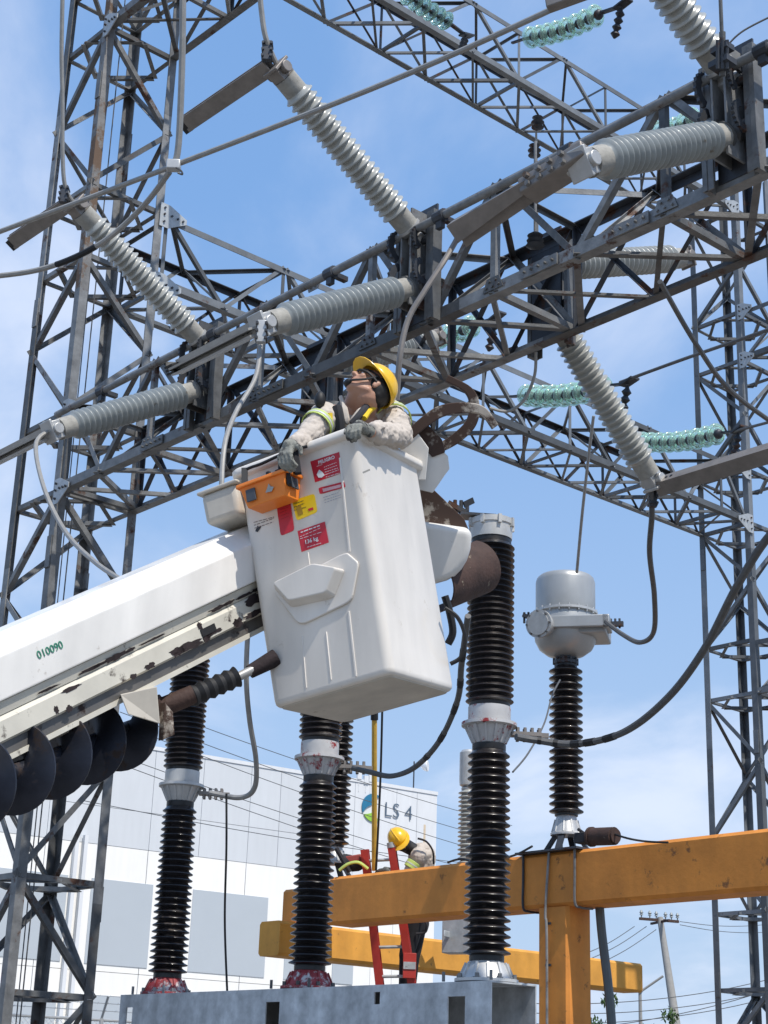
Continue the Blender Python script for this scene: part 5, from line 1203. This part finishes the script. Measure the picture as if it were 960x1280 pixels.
# ladder
ld = thing('ladder', 'red fibreglass extension ladder leaning behind the ochre beam beside the bent worker', 'ladder', at(495, 1290, 18.6))
tl_, tr_ = at(456, 1062, 19.15), at(490, 1060, 19.10); bl_, br_ = at(477, 1250, 18.75), at(518, 1250, 18.7)
dd = (bl_-tl_); k_ = bl_.z/(tl_.z-bl_.z); bl2 = bl_+dd*k_*0.98; dr = (br_-tr_); br2 = br_+dr*(br_.z/(tr_.z-br_.z))*0.98
for a_, c_ in ((tl_, bl2), (tr_, br2)):
    ax_ = (c_-a_).normalized(); X = (tr_-tl_); X = (X-ax_*X.dot(ax_)).normalized(); Y = ax_.cross(X)
    b = MB(); b.box((a_+c_)/2+X*0.0, (X, Y, ax_), (0.008, 0.045, (c_-a_).length/2)); b.box((a_+c_)/2+Y*0.04, (X, Y, ax_), (0.045, 0.006, (c_-a_).length/2)); b.box((a_+c_)/2-Y*0.04, (X, Y, ax_), (0.045, 0.006, (c_-a_).length/2)); b.obj('rail', M_redl, ld, smooth=False)
for k in range(13):
    f = 0.03+k*0.075
    b = MB(); b.cyl(tl_.lerp(bl2, f), tr_.lerp(br2, f), 0.018, n=8); b.obj('rung', M_plate, ld)
b = MB(); q = tr_.lerp(br_, 0.78); b.box(q-Vc((0, 0.05, 0)), (Vc((1, 0, 0)), Vc((0, 1, 0)), Z), (0.075, 0.02, 0.14)); b.obj('rail_shoe', M_redl, ld, bevel=0.005)
b = MB(); b.box(q-Vc((0, 0.075, 0))+Z*0.0, (Vc((1, 0, 0)), Vc((0, 1, 0)), Z), (0.07, 0.006, 0.04)); b.obj('rung_bracket', M_plate, ld)
b = MB(); b.cyl(tr_, tr_+Z*0.06-Vc((0.01, 0, 0)), 0.055, n=12); b.obj('rail_cap', M_plate, ld)

# ================================================================== warehouse
w0 = Vc((-5.78, 53.66, 0)); wd_ = Vc((7.96, 5.68, 0)).normalized(); wn = wd_.cross(Z); 
if wn.y > 0: wn = -wn
def WL(s, off, z): return w0+wd_*s+wn*off+Z*z
wh = thing('warehouse', 'large white and pale grey warehouse behind the yard with a circular logo and LS 4', 'warehouse', WL(-10, 0, 0))
def wslab(nm, s0, s1, z0, z1, off, th, m):
    b = MB(); b.box(WL((s0+s1)/2, off-th/2, (z0+z1)/2), (wd_, wn, Z), ((s1-s0)/2, th/2, (z1-z0)/2)); return b.obj(nm, m, wh, smooth=False)
b = MB(); b.box(WL(-10, -20.3, 5.9), (wd_, wn, Z), (19.8, 20, 5.9)); b.obj('building_core', M_wwhite, wh)
xs = [-30, -26.4, -22.8, -19.2, -15.6, -12, -8.4, -5.15, -1.62, 2.03, 4.4]
for i in range(len(xs)-1):
    nn = 2 if xs[i] > -9 else 1; dx = (xs[i+1]-xs[i])/nn
    for j in range(nn):
        e = 0.01 if j in (0,) else 0.003
        wslab('wall_panel', xs[i]+dx*j+e, xs[i]+dx*(j+1)-e, 9.98, 12.0, 0.0, 0.25, M_wgrey)
        wslab('wall_panel', xs[i]+dx*j+e, xs[i]+dx*(j+1)-e, 8.80, 9.965, 0.0, 0.25, M_wgrey)
    wslab('wall_panel', xs[i]+0.01, xs[i+1]-0.01, 5.0, 8.79, -0.01, 0.24, M_wwhite)
    wslab('wall_panel', xs[i]+0.01, xs[i+1]-0.01, 0.0, 4.985, -0.01, 0.24, M_wwhite)
for s0 in (-28.9, -25.25, -21.6, -17.95, -14.3, -10.7, -7.15, -3.5, 0.1, 3.7):
    wslab('grey_field', s0+0.0, s0+(2.15 if abs(s0+3.5) < .1 else 2.85), 5.2, 7.75, 0.012, 0.03, M_wpanel)
    wslab('grey_field', s0+0.0, s0+2.85, 1.0, 4.3, 0.012, 0.03, M_wpanel)
for i in range(6):
    wslab('tower_panel', 4.41+i*0.905, 4.41+(i+1)*0.905-0.012, 8.45, 12.02, 0.10, 0.30, M_wlw)
    wslab('tower_panel', 4.41+i*0.905, 4.41+(i+1)*0.905-0.012, 0.0, 8.43, 0.09, 0.30, M_wwhite)
wslab('grey_field', 5.55, 6.4, 5.2, 6.4, 0.12, 0.03, M_wpanel)
wslab('roof_flashing', -30, 4.4, 12.0, 12.12, 0.03, 0.4, M_wlw); wslab('roof_flashing', 4.4, 9.85, 12.02, 12.14, 0.13, 0.5, M_wlw)
for s0 in (-3.95, -4.25, 4.36): wslab('downpipe', s0, s0+0.12, 0, 9.0 if s0 < 0 else 12, 0.2, 0.15, M_wlw)
wslab('rust_stain', 9.25, 9.34, 9.4, 10.9, 0.105, 0.006, mat('pale_ochre_stain', (0.62, 0.50, 0.36), 0.8))
sg = text(wh, 'LS 4', 0.74, planeM(WL(7.45, 0.14, 10.98), wd_, Z), M_slate, ext=0.004, bold=-0.008)
# circular logo: two leaf-shaped arcs
def arcpoly(c, r0_, r1_, a0, a1, n=18):
    out = [(c[0]+r0_*math.cos(R(a0+(a1-a0)*k/n)), c[1]+r0_*math.sin(R(a0+(a1-a0)*k/n))) for k in range(n+1)]
    inn_ = [(c[0]+(r1_+(r0_-r1_)*abs(2*k/n-1)**2.2)*math.cos(R(a0+(a1-a0)*k/n)), c[1]+(r1_+(r0_-r1_)*abs(2*k/n-1)**2.2)*math.sin(R(a0+(a1-a0)*k/n))) for k in range(n+1)]
    return out+inn_[1:-1][::-1]
LM = planeM(WL(7.0, 0.12, 11.2), wd_, Z)
b = MB(); b.prism(arcpoly((0, 0), 0.50, 0.14, 60, 205), LM, 0.03); b.obj('logo_mark', M_blue, wh, smooth=False)
b = MB(); b.prism(arcpoly((0, 0), 0.48, 0.18, 212, 300), LM, 0.03); b.obj('logo_mark', M_ygreen, wh, smooth=False)
for x, h_, l in ((532, 0.9, 1), (438+30, 0.5, 0)):
    pass
t = thing('roof_floodlight', 'small floodlight on a mast on the warehouse roof corner', 'floodlight', WL(8.9, -0.2, 12))
b = MB(); b.cyl(WL(8.9, -0.1, 12), WL(8.9, -0.1, 13.15), 0.025, n=6); b.obj('mast', M_galvd, t)
b = MB(); b.lathe([(0.05, 0), (0.16, 0.10), (0.20, 0.22), (0.19, 0.25)], frame4(WL(9.15, 0.0, 13.0), (wn+wd_*0.8)), 14); b.span(WL(8.9, -0.1, 12.95), WL(9.15, 0, 13.0), 0.04, 0.04); b.obj('lamp_head', M_white, t)
t = thing('roof_antenna', 'cluster of small antennas mounted on the warehouse top edge', 'antenna', WL(6.9, 0, 12))
b = MB()
for s_, hh in ((6.35, 0.45), (6.65, 0.25), (6.85, 0.40)): b.cyl(WL(s_, 0.1, 11.7), WL(s_, 0.1, 12+hh), 0.02, n=6); b.box(WL(s_, 0.1, 12+hh*0.6), (wd_, wn, Z), (0.09, 0.05, 0.14))
b.obj('antenna_panels', M_wlw, t)

# ================================================================== yard fence
fz = 2.55
F0 = Vc((-9, 21.2, 0)); F1 = Vc((1.5, 27.5, 0)); fdv = (F1-F0).normalized(); fn = fdv.cross(Z)
fe = thing('chain_link_fence', 'chain-link fence with strands of barbed wire along the bottom left', 'fence', F0)
FL = (F1-F0).length
for k in range(5):
    b = MB(); p_ = F0+fdv*(k*FL/4); b.cyl(p_, p_+Z*fz, 0.03, n=8); b.cyl(p_+Z*fz, p_+Z*(fz+0.3)+fn*0.18, 0.018, n=6); b.obj('post', M_fence, fe)
b = MB(); b.cyl(F0+Z*(fz-0.02), F1+Z*(fz-0.02), 0.02, n=6); b.obj('top_rail', M_fence, fe)
for k in range(3):
    b = MB(); z_ = fz+0.1*(k+1); o_ = fn*0.06*(k+1); b.cyl(F0+Z*z_+o_, F1+Z*z_+o_, 0.005, n=4)
    for j in range(int(FL/0.15)):
        p_ = F0+fdv*(j*0.15)+Z*z_+o_; b.cyl(p_-Z*0.018-fdv*0.01, p_+Z*0.018+fdv*0.01, 0.003, n=3)
    b.obj('barbed_wire', M_fence, fe)
b = MB(); sp = 0.075; nn_ = int(FL/sp)
for j in range(-int(fz/sp), nn_):
    for s in (-1, 1):
        x0 = j*sp if s > 0 else (j+int(fz/sp))*sp; x1 = x0+s*fz
        if s < 0 and x0 > FL+fz: continue
        z0, z1 = 0.0, fz-0.02; 
        if x1 == x0: continue
        def cl(x, xa, xb, za, zb): return za+(zb-za)*(x-xa)/(xb-xa)
        lo_, hi_ = max(0, min(x0, x1)), min(FL, max(x0, x1))
        if hi_-lo_ < 0.05: continue
        a_ = F0+fdv*lo_+Z*cl(lo_, x0, x1, z0, z1); c_ = F0+fdv*hi_+Z*cl(hi_, x0, x1, z0, z1)
        b.cyl(a_+fn*0.004*s, c_+fn*0.004*s, 0.0032, n=3)
o = b.obj('wire_mesh', M_fence, fe, smooth=False); o['kind'] = 'stuff'

# ================================================================== distance: utility pole, lamp, wires, trees
pt_, pb_ = at(825, 1147, 77), at(848, 1300, 74)
pb_ = pt_+(pb_-pt_)*((pt_.z)/(pt_.z-pb_.z))
t = thing('utility_pole', 'leaning concrete utility pole with crossarm and insulators in the distance', 'utility pole', pb_)
b = MB(); b.cyl(pb_, pt_, 0.28, 0.14, n=12); b.obj('pole', M_wood, t)
X = Vc((0.93, 0.36, 0)); b = MB(); b.span(pt_-X*1.1-Z*0.12, pt_+X*1.0-Z*0.12, 0.12, 0.12); b.span(pt_-Z*0.2-Vc((-0.3, 1, 0))*0.9, pt_-Z*0.2+Vc((-0.3, 1, 0))*0.9, 0.10, 0.10); b.obj('crossarm', M_rust, t)
for s in (-1.0, -0.55, -0.2, 0.3, 0.62, 0.95):
    b = MB(); b.lathe([(0.03, 0), (0.03, 0.12), (0.09, 0.14), (0.05, 0.20), (0.10, 0.24), (0.05, 0.32), (0.03, 0.36)], Matrix.Translation(pt_+X*s-Z*0.08), 10); b.obj('insulator', M_porc, t)
b = MB(); b.box(pb_.lerp(pt_, 0.42), (X, X.cross(Z), Z), (0.30, 0.12, 0.12)); b.obj('pole_bracket', M_rust, t)
t = thing('street_lamp', 'thin street lamp post with a slanted arm beside the leaning pole', 'street lamp', Vc((at(800, 1240, 70).x, at(800, 1240, 70).y, 0)))
l0 = at(800, 1240, 70); b = MB(); b.cyl(Vc((l0.x, l0.y, 0)), l0, 0.11, 0.07, n=8); b.obj('post', M_wood, t)
b = MB(); b.cyl(l0, at(829, 1220, 70), 0.05, n=8); b.obj('arm', M_wood, t)
b = MB(); b.ball(at(800, 1238, 70), (0.14, 0.14, 0.12), 10); b.obj('lamp_head', M_plate, t)
def wire(lb, p, q, sag, r=0.022, g='distant overhead wires'):
    m_ = (p+q)/2-Z*sag; c = MB(); c.tube(spline([p, p.lerp(q, .25)-Z*sag*0.75, m_, p.lerp(q, .75)-Z*sag*0.75, q], 5), r, 5)
    return tag(c.obj('overhead_wire', M_cabled, None, p), lb, 'wire', g)
lw = ['upper wire of the trio leaving the crossarm to the left', 'middle wire of the trio leaving the crossarm to the left', 'lowest wire of the trio leaving the crossarm to the left']
for k, (x, y) in enumerate(((793, 1158), (808, 1158), (820, 1162))): wire(lw[k], at(x, y, 77), at(640, 1205+k*12+(x-793)*0.1, 62), 0.5, 0.018)
for k, (y0, y1, l) in enumerate(((1152, 1148, 'wire from the crossarm to the right edge, upper'), (1156, 1160, 'wire from the crossarm to the right edge, lower'))): wire(l, at(850, y0, 77), at(1000, y1, 85), 0.3, 0.016)
for k, (y0, y1, y2, l) in enumerate(((1247, 1230, 0, 'wire crossing the lower right sky just above the pole bracket'), (1262, 1238, 0, 'wire meeting the leaning pole at its bracket'), (1236, 1215, 0, 'faint wire above the street lamp arm'), (1280, 1225, 0, 'lowest wire rising right past the street lamp'))):
    wire(l, at(560, y0+10, 66), at(1000, y1, 70), 0.7, 0.018)
lw = ['topmost line over the warehouse roof at left of the middle pole', 'second line over the warehouse roof', 'third line crossing the warehouse top', 'fourth line crossing the warehouse wall', 'fifth line crossing the warehouse wall', 'lowest line crossing the warehouse wall']
for k, ((x0, y0), (x1, y1)) in enumerate((((150, 870), (640, 1032)), ((150, 890), (640, 1055)), ((150, 905), (640, 1075)), ((150, 945), (640, 1100)), ((150, 955), (640, 1115)), ((100, 1000), (640, 1085)))):
    wire(lw[k], at(x0, y0, 36), at(x1, y1, 50), 0.15, 0.009)

def tree(label, base, h, cr, seed):
    rr = random.Random(seed); t = thing('tree', label, 'tree', base, 'trees beyond the yard')
    b = MB(); b.tube([base, base+Vc((0.1, 0, h*0.3)), base+Vc((0.05, 0.1, h*0.6))], 0.2, 8, rad=[0.24, 0.17, 0.10])
    ends = []
    for k in range(9):
        a = rr.uniform(0, 6.28); p0 = base+Z*h*rr.uniform(0.3, 0.6); p1 = p0+Vc((math.cos(a)*cr*0.7, math.sin(a)*cr*0.7, h*rr.uniform(0.12, 0.32))); b.tube([p0, (p0+p1)/2+Z*0.15, p1], 0.06, 6, rad=[0.08, 0.05, 0.02]); ends.append(p1)
    b.obj('trunk', M_bark, t)
    b = MB(); cl_ = []
    for k in range(34): 
        e = rr.choice(ends); cl_.append(e+Vc((rr.gauss(0, cr*.3), rr.gauss(0, cr*.3), rr.gauss(0.1, h*.10))))
    for c in cl_:
        rad = rr.uniform(0.25, 0.6)*cr*0.45
        for j in range(90):
            v = Vc((rr.gauss(0, 1), rr.gauss(0, 1), rr.gauss(0, 1))).normalized()*rad*rr.random()**0.4; p_ = c+v; F = frame(Vc((rr.gauss(0, 1), rr.gauss(0, 1), rr.gauss(0.6, 1)))); s_ = rr.uniform(0.06, 0.12)
            b.add([p_-F.col[0]*s_, p_+F.col[1]*s_*0.5, p_+F.col[0]*s_, p_-F.col[1]*s_*0.5], [(0, 1, 2, 3)])
    b.obj('crown', M_leaf, t, smooth=False)
def ground(x, d, y=1300): q = at(x, y, d); return Vc((q.x, q.y, 0))
tree('small green tree top showing right of the ochre column foot', ground(770, 58), 4.9, 1.5, 4)
tree('tiny tree top at the bottom edge by the leaning pole', ground(822, 75), 4.6, 1.5, 9)
tree('tree hidden low behind the column near the lamp', ground(748, 64), 4.3, 1.4, 5)
